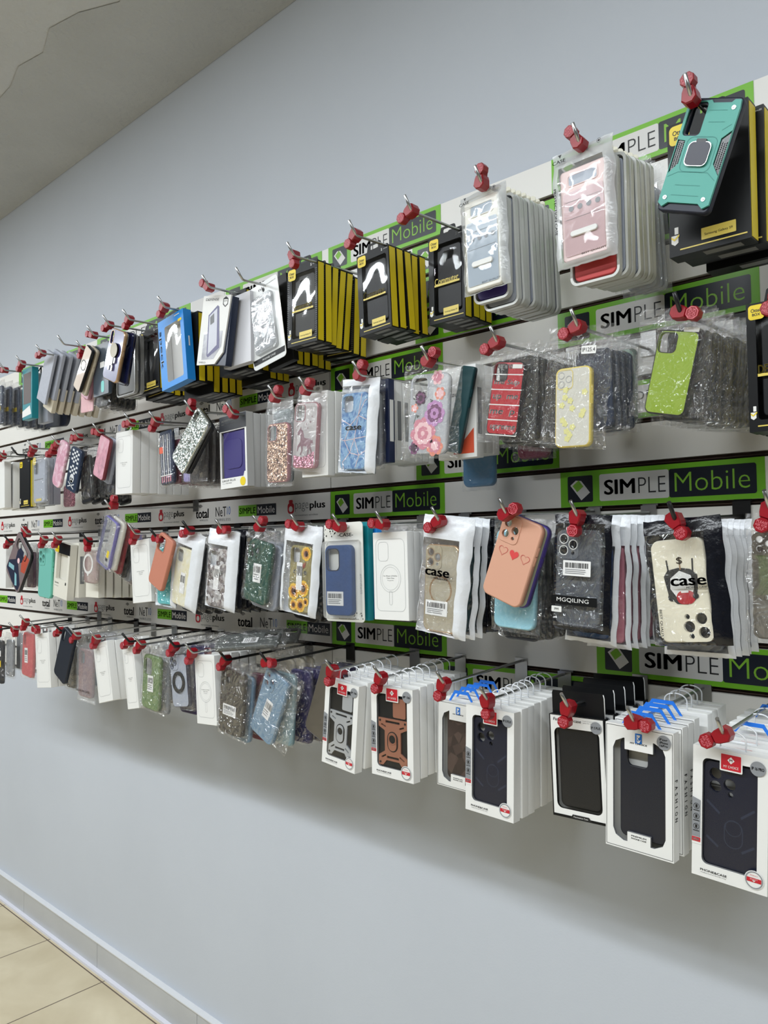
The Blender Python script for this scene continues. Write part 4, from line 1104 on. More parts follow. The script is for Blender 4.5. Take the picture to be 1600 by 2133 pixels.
mb = MB(); mb.slab(rr(w*.40, h*.20, w*.09, 0, -h*.50), -.0055, -.0014, mat('dark_brushed_plate', srgb(44, 44, 48), .3, metal=.7)); b2 = mb.build('ring_plate', r)
mb = MB(); mb.slab(rr(w*.43, h*.215, w*.10, 0, -h*.50), -.0048, -.0032, CHROME, [rr(w*.40, h*.20, w*.09, 0, -h*.50)]); mb.slab(rr(w*.18, h*.03, .001, 0, -h*.385), -.0052, -.0014, BLACKP); mb.build('finger_ring', b2)
HL('turquoise armoured case', (1440, 203), (1437, 166), Yb=-.285)
# big black box behind it
p, w, h, th = fit(Q(1388, 262, 1560, 203, 1563, 492, 1397, 540), -.205)
A = yellow_side_box(p, th, w, h, .030, 'large black phone case box with yellow sides, right behind the turquoise case', word='Defender', window=False)
s = stack(A, 1, .036, label='black phone case box with yellow sides, hidden behind the large black box', dz=.02, seed=1)[0]
s.location.x += .010
B2 = yellow_side_box(p+Vector((.022, .078, -.006)), 0, w, h*1.0, .030, 'rearmost large black box with yellow sides at the upper right edge', word='Defender', window=False, detail=False)
# pink flip case in a clear bag
def flip_text(mb, w, h, lc, cw, ch):
    mb.text('CASE', -w*.33, -h*.10, INK, w=w*.22, h=h*.030, off=.01); mb.cring(w*.035, .0006, -.0003, INK, w*.33, -h*.055, 14); mb.poly(circ(w*.018, w*.33, -h*.055, 8), -.0003, INK)
    mb.text('PROTECTION CASE', -w*.42, -h*.52, INK, w=h*.40, h=h*.022, rot=-math.pi/2, off=.02); mb.text('BEST QUALITY', w*.18, -h*.94, INK, w=w*.40, h=h*.018, off=.01)
    mb.poly([(-w*.34, -h*.045), (-w*.28, -h*.045), (-w*.31, -h*.075)], -.0003, INK)
def flipper(body, w, h, pane, rimm):
    mb = MB(); mb.ring(w*.66, h*.13, w*.06, .0012, -.0010, rimm, w*.0, -h*.13); mb.poly(rr(w*.60, h*.11, w*.05, 0, -h*.13), -.0006, FROSTY); mb.build('camera_window', body)
    mb = MB(); mb.poly(rr(w*.86, h*.70, .004, 0, -h*.60), -.0016, pane)
    for i in range(4): mb.poly(circ(w*.055, w*(-.26+.19*i), -h*.44, 14), -.0020, GREYST)
    line(mb, -w*.38, -h*.55, w*.38, -h*.55, .0005, GREYINK, -.0020); line(mb, -w*.38, -h*.36, w*.38, -h*.36, .0005, GREYINK, -.0020)
    mb.build('front_flap', body)
    mb = MB(); mb.rslab(w*.58, h*.062, h*.03, -.0048, -.0016, WHITE, .001, 0, -h*.72); mb.build('slide_clip', body)
def flip_bag(bq, cq, Y, label, colr, pane, seed):
    p, w, h, th = fit(bq, Y); r = empty('bagged_phone_case', p, (0, th, 0), label, 'phone case in a bag')
    c, cw, ch, cth = fit(cq, Y+.003); R = Matrix.Rotation(-th, 3, 'Y'); lc = R @ (c-p); lc.y = .0045
    bag_part(r, w, h, 'frost', seed=seed, case=(lc.x-cw/2+.001, lc.x+cw/2-.001, lc.z-ch-.002, lc.z+.004))
    b = case_part(r, cw, ch, colr, None, t=.011, name='phone_case', loc=lc, th=cth-th, r=.006)
    flipper(b, cw, ch, pane, colr)
    mb = MB(); flip_text(mb, w, h, lc, cw, ch); mb.build('lettering', r, (0, -.0048, 0))
    return r
flip_bag(Q(1146, 325, 1273, 271, 1284, 522, 1157, 566), Q(1163, 362, 1262, 322, 1268, 512, 1174, 556), -.235, 'bagged pale pink flip phone case with frosted front, upper row', mat('pale_pink_plastic', srgb(236, 212, 210), .35), FROSTP, 11)
p, w, h, th = fit(Q(1180, 345, 1286, 315, 1288, 575, 1190, 596), -.212)
C1 = rim_pack(p, th, w, h, .012, 'clear tray pack with a red case, directly behind the pink flip case bag', inner=REDC)
C2 = rim_pack(p+Vector((.004, .0135, .003)), th, w, h, .012, 'clear rimmed tray pack in the stack behind the pink flip case bag', 'tray packs behind the pink flip case', inner=GREYF)
C2.location.x += .004
stack(C2, 5, .0140, dz=.05, dx=.0018, seed=7, jit=.02)
p, w, h, th = fit(Q(1262, 330, 1345, 330, 1362, 590, 1275, 608), -.115)
C3 = bag_item(p, th, w*.95, h, 'clear bag with a pale case, rear of the pegs behind the pink flip case', 'bags behind the pink flip case', col=GREYF, style='soft', seed=3)
stack(C3, 4, .018, dz=.03, seed=8)
HL('pale pink flip case', (1207, 298), (1189, 273), tilt=0)
# white flip case
flip_bag(Q(951, 412, 1052, 374, 1056, 586, 967, 618), Q(964, 425, 1039, 394, 1045, 590, 972, 609), -.235, 'bagged white flip phone case with bluish frosted front, upper row', mat('white_plastic_case', srgb(232, 230, 222), .35), FROSTY, 12)
p, w, h, th = fit(Q(984, 425, 1055, 405, 1062, 610, 985, 642), -.212)
D1 = rim_pack(p, th, w, h, .012, 'clear tray pack with a violet case, directly behind the white flip case bag', inner=PURP)
p, w, h, th = fit(Q(1000, 418, 1068, 403, 1082, 630, 1006, 652), -.198)
D2 = rim_pack(p, th, w, h, .012, 'pale rimmed tray pack in the stack behind the white flip case bag', 'tray packs behind the white flip case', inner=GREYF)
stack(D2, 8, .0145, dz=.06, dx=.0010, seed=9, jit=.015)
HL('white flip case', (1004, 382), (1007, 351))
# black box with word, between
p, w, h, th = fit(Q(892, 503, 966, 472, 969, 655, 895, 682), -.113)
E1 = yellow_side_box(p, th, w, h, .021, 'black phone case box with yellow emblem, directly left of the white flip case', word='Commuter')
stack(E1, 3, .0225, dz=.03, label='black box with yellow sides in the stack left of the white flip case', group='yellow sided boxes left of the white flip case', seed=2)
HL('black box left of the white flip case', (858, 440), (843, 457))
p, w, h, th = fit(Q(744, 539, 807, 505, 817, 675, 749, 706), -.172)
F1 = yellow_side_box(p, th, w, h, .021, 'black phone case box with yellow emblem beneath the long bare peg, fourth from the right', word='Commuter')
stack(F1, 4, .0235, dz=.03, label='black box with yellow sides behind the centre emblem box of the top row', group='yellow sided boxes on the fourth peg from the right', seed=3, jit=.03)
HL('centre emblem box of the top row', (742, 490), (733, 508))
# ridged black box
p, w, h, th = fit(Q(599, 563, 661, 540, 661, 710, 599, 724), -.190)
G1 = yellow_side_box(p, th, w, h, .020, 'black phone case box with ridged edges and strong reflections, top row', word='Symmetry', ridged=True, wordcol=YEL)
st = stack(G1, 6, .0225, dz=.02, label='black box with yellow sides in the stack behind the ridged black box', group='yellow sided boxes behind the ridged box', seed=4, jit=.05)
st[2].rotation_euler.y = .10; st[3].rotation_euler.y = .09; st[4].location.z -= .012; st[5].location.z -= .014
HL('ridged black box', (613, 533), (616, 550))
# white card pack, tilted
p, w, h, th = fit(Q(512, 611, 576, 568, 598, 743, 529, 771), -.175)
r = empty('phone_case_card', p, (0, th, 0), 'tilted white card pack with a clear case and black bottom band, peg without lock', 'phone case card')
mb = MB(); mb.slab(rr(w, h, .010, 0, -h/2), 0, .0012, mat('glossy_white_card', srgb(226, 228, 228), .2, coat=.6), [circ(.005, w*.05, -h*.10, 10)]); mb.build('card', r)
mb = MB(); mb.rslab(w*.66, h*.70, .010, -.008, 0, CLRCASE, .002, w*.0, -h*.51); mb.rslab(w*.58, h*.64, .009, -.0095, -.008, CLRCASE, .001, w*.0, -h*.51, back=False)
mb.poly(rr(w*.24, h*.03, .003, 0, -h*.24), -.0098, LINE); mb.build('clear_case', r)
mb = MB(); mb.poly([(-w*.47, -h*.945), (w*.47, -h*.945), (w*.49, -h*.88), (-w*.49, -h*.88)], -.0004, BLACKC); mb.text('PHONE CASE', 0, -h*.915, WHITE, w=w*.40, h=h*.022, y=-.0007)
mb.text('Samsung Galaxy S10', w*.30, -h*.055, INK, w=w*.28, h=h*.016); mb.poly(circ(w*.06, -w*.40, -h*.10, 14), -.0004, BLUEINK); mb.text('nk', w*.0, -h*.07, INK, w=w*.18, h=h*.04); mb.build('lettering', r)
hook(506, 583, 'tilted white card pack', Yb=-.24, drop=.012)
p, w, h, th = fit(Q(548, 590, 594, 572, 614, 748, 560, 770), -.150)
g = side_box(p, th, w, h, .016, 'slim black box directly behind the tilted white card pack', col=BLACKC, stripe=GREYINK)
p, w, h, th = fit(Q(560, 610, 616, 592, 618, 757, 560, 776), -.128)
H1 = yellow_side_box(p, th, w, h, .021, 'black box with yellow sides low behind the tilted white card pack', 'yellow sided boxes behind the tilted white card', detail=False)
stack(H1, 4, .0225, dz=.02, seed=5)
# tilted white box with picture
p, w, h, th = fit(Q(424, 624, 483, 606, 466, 753, 409, 771), -.215)
r = empty('phone_case_box', p, (0, th, 0), 'tilted white box with a printed phone picture and cut lower corner', 'phone case box')
mb = MB(); o = [(-w/2, -h), (w*.16, -h*.97), (w*.42, -h*.80), (w/2, 0), (-w/2, 0)]
mb.slab(o, 0, .004, WHITE); mb.build('white_front_panel', r)
mb = MB(); mb.rslab(w*.92, h*.97, .002, .0042, .022, mat('midnight_blue_card', srgb(18, 30, 56), .3), .0005, w*.06, -h*.5, n=2); mb.build('carton', r)
mb = MB(); g1 = ramp_mat('printed_metal_fade', [(.2, srgb(70, 72, 84)), (.8, srgb(205, 205, 215))], 'noise', 18, .3, .2)
mb.poly([(-w*.34, -h*.92), (w*.10, -h*.90), (w*.34, -h*.72), (w*.34, -h*.50), (-w*.34, -h*.52)], -.0003, g1)
mb.poly([(-w*.24, -h*.28), (w*.06, -h*.14), (w*.12, -h*.16), (w*.28, -h*.74), (-w*.10, -h*.88), (-w*.16, -h*.86)], -.0005, mat('printed_violet_edge', srgb(62, 56, 110), .35))
mb.poly([(-w*.20, -h*.29), (w*.06, -h*.18), (w*.18, -h*.70), (-w*.12, -h*.84)], -.0007, mat('printed_silver', srgb(176, 178, 190), .3)); mb.poly([(-w*.17, -h*.31), (-w*.04, -h*.25), (0, -h*.38), (-w*.13, -h*.42)], -.0009, GREYINK)
mb.build('printed_phone', r)
mb = MB(); mb.text('DEFENSE', -w*.16, -h*.055, INK, w=w*.48, h=h*.035); mb.text('SHIELD', -w*.30, -h*.955, GREYINK, w=w*.26, h=h*.025)
mb.poly([(w*.24, -h*.05), (w*.33, -h*.02), (w*.42, -h*.05), (w*.42, -h*.13), (w*.33, -h*.17), (w*.24, -h*.13)], -.0004, INK, [[(w*.26, -h*.06), (w*.40, -h*.06), (w*.40, -h*.12), (w*.33, -h*.155), (w*.26, -h*.12)]]); mb.text('10 FT', w*.33, -h*.085, INK, w=w*.10, h=h*.02, y=-.0006)
mb.build('lettering', r)
p2 = p+Vector((.035, .030, -.002))
side_box(p2, -.02, w*.95, h*1.0, .019, 'white and silver slim box between the tilted white box and yellow sided boxes', col=mat('silver_grey_card', srgb(206, 206, 212), .35))
p, w, h, th = fit(Q(455, 620, 512, 603, 516, 768, 458, 785), -.160)
I1 = yellow_side_box(p, th, w, h, .021, 'black box with yellow sides in the stack behind the tilted white box', 'yellow sided boxes behind the tilted white picture box', detail=False)
st = stack(I1, 5, .0225, dz=.02, seed=6)
for o in st[2:]: o.location.z -= .018
HL('tilted white picture box', (436, 598), (428, 592))
# bright blue window box
p, w, h, th = fit(Q(328, 670, 381, 645, 391, 792, 338, 812), -.222)
r = empty('phone_case_box', p, (0, th, 0), 'bright blue window box with white lettering and a grey interior, top row', 'phone case box')
win = rr(w*.62, h*.80, .006, w*.06, -h*.52); t = .024; o = [(-w/2, -h), (w/2, -h), (w/2, 0), (-w/2, 0)]
mb = MB(); mb.poly(o, 0, BLUEBOX, [win]); mb.poly(o, t, BLUEBOX); mb.walls(o, 0, t, BLUEBOX, False); mb.walls(win, 0, .018, mat('pale_tray_lining', srgb(196, 196, 196), .5), True, True); mb.build('carton', r)
mb = MB(); mb.poly(rr(w*.9, h*.94, .002, 0, -h/2), .019, mat('pale_tray_lining', srgb(196, 196, 196), .5)); mb.build('box_lining', r)
mb = MB(); mb.poly(win, .0008, FILM); mb.build('window_film', r)
mb = MB(); mb.text('speck', -w*.42, -h*.42, WHITE, w=h*.55, h=w*.13, rot=-math.pi/2, off=.02); mb.poly(rr(w*.14, h*.035, .001, w*.36, -h*.13), -.0005, YEL); mb.poly(rr(w*.2, h*.012, .001, w*.26, -h*.04), -.0005, WHITE); mb.build('lettering', r)
mb = MB(); mb.box(w/2+.0001, w/2+.0004, t*.45, t*.6, -h*.52, -h*.38, WHITE); mb.build('side_lettering', r)
mb = MB(); mb.slab(tab_outline(w*.5, .018), t*.5, t*.5+.0008, BLACKC, [rr(w*.26, .007, .003, 0, .009)]); mb.build('hang_tab', r)
p, w, h, th = fit(Q(352, 672, 412, 647, 413, 790, 354, 815), -.190)
J1 = yellow_side_box(p, th, w, h, .021, 'black box with yellow sides in the stack behind the bright blue box', 'yellow sided boxes behind the bright blue box', detail=False)
st = stack(J1, 5, .0235, dz=.02, seed=8)
for o in st[1:]: o.location.z -= .022
HL('bright blue window box', (343, 640), (338, 654))
# small black emblem box
p, w, h, th = fit(Q(286, 697, 330, 680, 333, 810, 288, 824), -.170)
K1 = yellow_side_box(p, th, w, h, .021, 'black emblem box with white glare and yellow label, left of the bright blue box', word=None)
st = stack(K1, 5, .0235, dz=.01, label='black box with yellow sides in the stack behind the glare emblem box', group='yellow sided boxes behind the glare emblem box', seed=8)
for o in st: o.location.z -= .012
HL('black emblem box left of the blue box', (270, 666), (264, 682))
# navy case with a metallic figure
def bare(q, Y, label, colr, cam='sq', group=None, **k):
    p, w, h, th = fit(q, Y); r = empty('phone_case', p, (0, th, 0), label, 'phone case', group)
    case_part(r, w, h, colr, cam, **k); return r
bare(Q(231, 683, 262, 690, 241, 798, 212, 787), -.258, 'tilted indigo phone case with a shiny metallic figure and gold rim', mat('indigo_glossy_case', srgb(64, 62, 112), .25, coat=.6), 'pill', rim=GOLDR, art=art_figure, artname='metal_figure')
bare(Q(252, 692, 279, 690, 262, 802, 236, 800), -.235, 'glossy dark navy phone case directly behind the metallic figure case', mat('gloss_navy', srgb(22, 26, 60), .15, coat=.8), None)
p, w, h, th = fit(Q(241, 704, 280, 697, 280, 818, 242, 829), -.20)
L1 = rim_pack(p, th, w, h, .012, 'grey translucent tray pack behind the metallic figure case', 'tray packs behind the metallic figure case', inner=GREYST, rim=mat('grey_clear_tray', srgb(150, 150, 148), .2, coat=.5), tab=False)
stack(L1, 3, .018, dz=.03, seed=9)
HL('metallic figure case', (228, 677), (220, 686))
# dark card with turquoise print
p, w, h, th = fit(Q(195, 719, 225, 712, 227, 821, 194, 826), -.215)
r = empty('phone_case_card', p, (0, th, 0), 'dark slate card pack with turquoise marks, left of the metallic figure case', 'phone case card')
mb = MB(); mb.rslab(w, h, .004, 0, .010, mat('slate_card', srgb(66, 76, 88), .3, coat=.3), .0006, 0, -h/2); mb.build('card', r)
mb = MB(); tq = mat('turquoise_print', srgb(120, 205, 200), .4); mb.ring(w*.2, h*.30, w*.09, w*.035, -.0004, tq, -w*.3, -h*.2); mb.poly(rr(w*.20, h*.22, w*.08, w*.12, -h*.84), -.0004, tq); mb.poly(rr(w*.28, h*.11, .001, w*.1, -h*.42), -.0004, WHITE); mb.build('printed_marks', r)
p, w, h, th = fit(Q(197, 730, 230, 728, 228, 850, 195, 855), -.195)
M1 = bag_item(p, th, w, h, 'clear bag with a black case behind the slate card pack', 'bags behind the slate card', col=BLACKP, seed=6)
stack(M1, 4, .020, dz=-.02, seed=3)
HL('slate card pack', (195, 698), (187, 697), stop=True)
# pink panel in a bag
p, w, h, th = fit(Q(167, 762, 194, 756, 192, 857, 165, 863), -.195)
r = empty('bagged_phone_case', p, (0, th, 0), 'thin pale pink pack with red writing hanging under the ring case', 'phone case in a bag')
bag_part(r, w, h, 'clear', seed=7, t=.008)
mb = MB(); mb.rslab(w*.92, h*.96, .006, .003, .006, mat('pale_pink_card', srgb(238, 190, 196), .5), .001, 0, -h/2); mb.text('fashion', 0, -h*.55, REDD, w=h*.35, h=w*.3, rot=math.pi/2-.1, y=.0026); mb.build('pink_card', r)
# ring case tilted
r = bare(Q(179, 723, 193, 724, 166, 815, 149, 807), -.245, 'tilted beige and pink phone case with a ring and black edge, top row left', ramp_mat('beige_pink_case', [(0, srgb(196, 160, 150)), (1, srgb(222, 216, 196))], 'noise', 12, .4, .3, .2), None, rim=BLACKP, art=lambda mb, w, h: mb.cring(w*.36, w*.07, -.0010, BLACKP, 0, -h*.42, 20))
p, w, h, th = fit(Q(190, 724, 203, 724, 175, 822, 160, 816), -.225)
bare(Q(187, 724, 203, 724, 178, 822, 160, 816), -.228, 'beige phone case tilted directly behind the ring case', BEIGE, None)
bare(Q(190, 728, 206, 728, 184, 832, 166, 826), -.205, 'dusty pink phone case tilted behind the beige case', PINKM, None)
HL('tilted ring case', (172, 728), (170, 742), Yb=-.20)
hook(133, 717, 'tilted ring case', Yb=-.245, label='long steel metal peg hook with bare tip left of the tilted ring case')
# grey pouch stack
p, w, h, th = fit(Q(97, 731, 115, 736, 94, 841, 75, 832), -.215)
r = empty('bagged_phone_case', p, (0, th, 0), 'front grey pouch of the slanted pouch stack, top row far left', 'phone case in a bag')
mb = MB(); mb.rslab(w, h, .003, 0, .008, GREYB, .001, 0, -h/2); mb.build('pouch', r)
N1 = empty('bagged_phone_case', p+Vector((.016, .018, .002)), (0, th, 0), 'grey pouch over a beige box in the slanted pouch stack', 'phone case in a bag', 'slanted grey pouches')
mb = MB(); mb.rslab(w*1.05, h*.92, .003, 0, .010, GREYB, .001, 0, -h*.46); mb.build('pouch', N1)
mb = MB(); mb.rslab(w*1.0, h*.50, .002, .002, .016, BEIGE, .001, 0, -h*.93); mb.build('beige_box', N1)
st = stack(N1, 6, .024, dz=.0, dx=.0012, seed=4)
bare(Q(95, 845, 140, 850, 142, 892, 90, 886), -.12, 'navy case lowest under the grey pouch stack', NAVY, None)
HL('slanted grey pouch stack', (88, 736), (79, 744))
# teal box
p, w, h, th = fit(Q(47, 770, 67, 763, 66, 871, 47, 875), -.215)
r = side_box(p, th, w, h, .022, 'teal window box with grey case picture, top row far left', col=TEALBOX)
mb = MB(); mb.poly(rr(w*.8, h*.6, .002, 0, -h*.40), -.0004, mat('printed_grey_brown', srgb(96, 86, 84), .5)); mb.poly([(-w*.5, -h*.95), (w*.45, -h*.92), (w*.3, -h*.75), (-w*.5, -h*.83)], -.0006, WHITE); mb.build('window_print', r)
r2 = side_box(p+Vector((.02, .045, -.01)), 0, w, h, .02, 'grey slim box behind the teal window box', col=GREYB)
HL('teal window box', (46, 758), (42, 770))
# navy bags at the far left
p, w, h, th = fit(Q(-16, 795, 6, 790, 4, 885, -18, 892), -.225)
O1 = bag_item(p, th, w, h, 'dark blue case in a clear bag with yellow sticker, top row at the left edge', 'dark blue bagged cases at the left edge', col=DARKN, seed=9, ch=.84, top=.12)
mb = MB(); mb.poly(rr(w*.5, h*.09, .001, w*.1, -h*.62), -.0012, YEL); mb.build('yellow_sticker', O1)
stack(O1, 6, .028, dz=.0, seed=5)
HL('dark blue bagged cases at left edge', (10, 771), (1, 772))

# ================================================================== SECOND ROW
p, w, h, th = fit(Q(1550, 637, 1690, 606, 1690, 885, 1563, 904), -.20)
A = yellow_side_box(p, 0, w, h, .03, 'large black emblem box cut by the right edge, second row', word='DEFENDER', wordcol=YELLAB)
stack(A, 2, .035, dz=.03, label='black box behind the large emblem box at the right edge', group='black boxes at the right edge', seed=1)
HL('large emblem box at the right edge', (1622, 612), (1612, 632))
# lime case
bagged(Q(1333, 645, 1487, 632, 1462, 872, 1304, 865), Q(1372, 690, 1462, 684, 1424, 866, 1338, 862), -.235, 'bagged lime green phone case with a white price tag, second row', LIME, 'clear', 'sq', rim=BLACKP, seed=21, amp=1.6,
       art=lambda mb, w, h: mb.poly(rr(w*.36, h*.05, .001, w*.28, .001), -.0012, WHITE))
p, w, h, th = fit(Q(1362, 650, 1500, 645, 1480, 880, 1352, 888), -.210)
B1 = bag_item(p, th, w*.95, h, 'crinkled clear bag with a charcoal case in the stack behind the lime case', 'crinkled bags behind the lime case', col=DARKC, seed=22, cw=.6)
stack(B1, 8, .020, dz=.02, dx=.003, seed=3, jit=.05)
HL('bagged lime green case', (1418, 652), (1440, 654), black=True, stop=True)
# yellow case
YCL = film('yellow_tinted_clear_case', haze=.85, hcol=srgb(232, 230, 220), gloss=.2, rough=.2, bump=.1, scale=20, base=.04)
r, w, h = bagged(Q(1147, 690, 1270, 663, 1264, 916, 1112, 950), Q(1156, 775, 1231, 753, 1228, 925, 1155, 937), -.235, 'bagged frosted phone case with a yellow rim and a printed code sticker, second row', YCL, 'clear', None, rim=YELC, art=art_daisy, seed=23,
       text=lambda mb, w, h, lc, cw, ch: (mb.poly(rr(w*.22, h*.065, .001, w*.20, -h*.21), -.0004, WHITE), mb.text('IP125.4', w*.20, -h*.21, INK, w=w*.19, h=h*.032, y=-.0008)))
p, w, h, th = fit(Q(1180, 700, 1285, 690, 1290, 895, 1190, 905), -.210)
C1 = bag_item(p, th, w, h, 'clear bag with a dark case in the stack behind the yellow rimmed case', 'dark cases behind the yellow rimmed case', col=DARKN, seed=24)
stack(C1, 3, .018, dz=.03, dx=.002, seed=4)
for i, (c, nm) in enumerate(((REDD, 'dark red'), (BLACKP, 'black'), (MINT, 'mint green'), (FOREST, 'forest green'))):
    p = at(1262+i*9, 705-i*2, -.125+.02*i)
    bag_item(p, .02, w*.95, h*.98, 'bagged %s case seen edge-on at the rear behind the yellow rimmed case' % nm, col=c, seed=30+i, ch=.85)
HL('yellow rimmed bagged case', (1204, 682), (1174, 702))
# red word case
bagged(Q(996, 712, 1122, 715, 1108, 922, 988, 918), Q(1031, 753, 1092, 751, 1077, 911, 1008, 902), -.235, 'bagged red phone case with white lettering rows, second row', mat('print_signal_red', srgb(182, 34, 46), .3, coat=.4), 'clear', 'sq', rim=BLACKP, art=art_words2, seed=25)
p, w, h, th = fit(Q(1020, 722, 1130, 718, 1132, 925, 1030, 930), -.212)
D1 = bag_item(p, th, w, h, 'clear bag with a black case in the stack behind the red lettered case', 'dark bagged cases behind the red lettered case', col=BLACKP, seed=26, ch=.85, top=.12)
stack(D1, 7, .020, dz=.02, dx=.001, seed=6)
p = at(1090, 905, -.10)
bag_item(at(1105, 765, -.06), .0, w*.95, h*1.04, 'maroon case in a clear bag at the back, under the red lettered case', col=MAROON, seed=27, ch=.95, top=.03)
HL('bagged red lettered case', (1036, 714), (1013, 732))
# floral case
bagged(Q(841, 752, 957, 757, 951, 968, 828, 943), Q(858, 779, 932, 776, 930, 944, 845, 948), -.235, 'bagged clear phone case with pink and purple flowers, second row', film('clear_floral_case', haze=.55, hcol=srgb(214, 218, 226), gloss=.25, rough=.12, bump=.1, scale=20, base=.05), 'clear', 'sq', art=art_floral, seed=28)
p, w, h, th = fit(Q(956, 765, 1000, 760, 985, 965, 925, 975), -.190)
bare(Q(963, 762, 987, 762, 957, 945, 925, 940), -.205, 'dark green phone case tilted behind the floral case', TEALD, None)
r = side_box(at(950, 765, -.185), .0, .088, .168, .020, 'white box with an orange corner behind the dark green case', col=WHITE, stripe=GREYINK)
mb = MB(); mb.poly([(-.01, -.160), (.038, -.160), (.038, -.115)], -.0004, mat('orange_red_print', srgb(210, 84, 54), .5)); mb.text('tzeeb', .0, -.05, INK, w=.03, h=.008); mb.build('lettering', r)
stack(side_box(at(958, 766, -.15), 0, .088, .165, .018, 'white box in the stack behind the floral case', 'white boxes behind the floral case'), 2, .020)
bag_item(at(992, 818, -.09), 0, .082, .19, 'blue gel case in a milky bag, low behind the floral case', col=BLUEGEL, style='soft', seed=31, cw=.9)
HL('bagged floral case', (893, 752), (904, 740), stop=True)
# marble case
bagged(Q(707, 796, 790, 778, 774, 982, 700, 987), Q(714, 823, 763, 812, 763, 977, 704, 979), -.235, 'blue marble phone case with pale lines in a white bag, second row', MARB, 'white', 'sq', art=art_marble, seed=29)
p, w, h, th = fit(Q(740, 795, 798, 785, 798, 975, 742, 982), -.212)
r = bag_item(p, th, w, h, 'grey case in a clear bag directly behind the blue marble case', col=GREYST, seed=32)
a = side_box(at(775, 795, -.195), 0, .088, .165, .017, 'navy sided slim box two behind the blue marble case', col=NAVYBOX, stripe=WHITE)
stack(side_box(at(778, 798, -.172), 0, .088, .160, .018, 'white slim box in the stack behind the blue marble case', 'white boxes behind the marble case', stripe=GREYINK), 6, .020, dz=.02)
HL('bagged blue marble case', (750, 781), (756, 767))
# horse case
bagged(Q(618, 812, 676, 811, 664, 985, 603, 979), Q(613, 838, 663, 837, 655, 978, 607, 974), -.235, 'bagged clear phone case with a horse print and pink glitter, second row', film('pale_clear_case', haze=.6, hcol=srgb(214, 208, 208), gloss=.25, rough=.12, bump=.1, scale=20, base=.05), 'soft', 'sq', rim=ROSE, art=art_horse, seed=33, ringmat=ROSE)
p, w, h, th = fit(Q(628, 820, 683, 816, 683, 990, 630, 995), -.212)
r = plain_box(p, th, w, h, .019, 'white box with a thin printed outline behind the horse print case', text=False)
stack(side_box(p+Vector((.002, .021, .001)), 0, w, h*.98, .018, 'white box in the stack behind the horse print case', 'white boxes behind the horse print case'), 5, .0205)
HL('bagged horse print case', (638, 812), (645, 803))
# gold glitter
bagged(Q(552, 832, 606, 823, 603, 1012, 550, 1015), Q(557, 882, 598, 880, 600, 1003, 553, 1006), -.235, 'bagged rose gold glitter phone case, second row', GOLDG, 'soft', 'sq', rim=ROSE, seed=34)
bag_item(at(585, 835, -.18), 0, .072, .195, 'milky bag with a dark teal case behind the glitter case', 'teal cases behind the rose gold glitter case', col=TEALD, style='soft', seed=35, cw=.85, ch=.86, top=.10)
HL('bagged rose gold glitter case', (574, 828), (582, 815))
# violet window box
p, w, h, th = fit(Q(457, 866, 512, 860, 516, 1014, 460, 1017), -.222)
r = empty('phone_case_box', p, (0, th, 0), 'white window box with a violet rugged case and dark header, second row', 'phone case box')
t = .020; o = [(-w/2, -h), (w/2, -h), (w/2, 0), (-w/2, 0)]; win = [(-w*.46, -h*.86), (w*.36, -h*.86), (w*.40, -h*.80), (w*.44, -h*.80), (w*.44, -h*.22), (-w*.46, -h*.22)]
mb = MB(); mb.poly(o, 0, WHITE, [win]); mb.poly(o, t, mat('pale_grey_card', srgb(190, 190, 190), .5)); mb.walls(o, 0, t, mat('pale_grey_card', srgb(190, 190, 190), .5), False); mb.walls(win, 0, .003, WHITE, False, True); mb.build('carton', r)
mb = MB(); mb.poly([(-w*.5, -h*.21), (w*.5, -h*.21), (w*.5, -.0005), (-w*.5, -.0005)], -.0004, mat('graphite_print', srgb(58, 60, 66), .4)); mb.build('dark_header', r)
mb = MB(); PV = mat('violet_rugged_case', srgb(62, 54, 122), .45)
mb.rslab(w*.80, h*.66, w*.05, .004, .014, PV, .0015, -w*.02, -h*.53); mb.rslab(w*.62, h*.40, w*.14, .0025, .004, PV, .0008, -w*.02, -h*.54, back=False); mb.build('violet_case', r)
mb = MB(); mb.poly(win, .0008, FILM); mb.build('window_film', r)
mb = MB(); mb.text('ADVENTURER', -w*.14, -h*.07, WHITE, w=w*.56, h=h*.030, y=-.0008, off=.03); mb.text('HEAVY DUTY CASE', -w*.20, -h*.115, WHITE, w=w*.44, h=h*.014, y=-.0008, off=.02); mb.text('DROP PLUS', -w*.18, -h*.895, INK, w=w*.50, h=h*.026); mb.text('4 x TESTED', -w*.25, -h*.93, GREYINK, w=w*.35, h=h*.016); mb.poly(circ(w*.10, w*.34, -h*.93, 16), -.0005, YEL); mb.build('lettering', r)
stack(side_box(p+Vector((.0, .022, .0)), 0, w, h, .020, 'pale grey sided box behind the violet rugged case box', 'boxes behind the violet rugged case', col=mat('pale_grey_card', srgb(190, 190, 190), .5)), 3, .0215)
HL('white box with the violet case', (486, 862), (477, 853), stop=True)
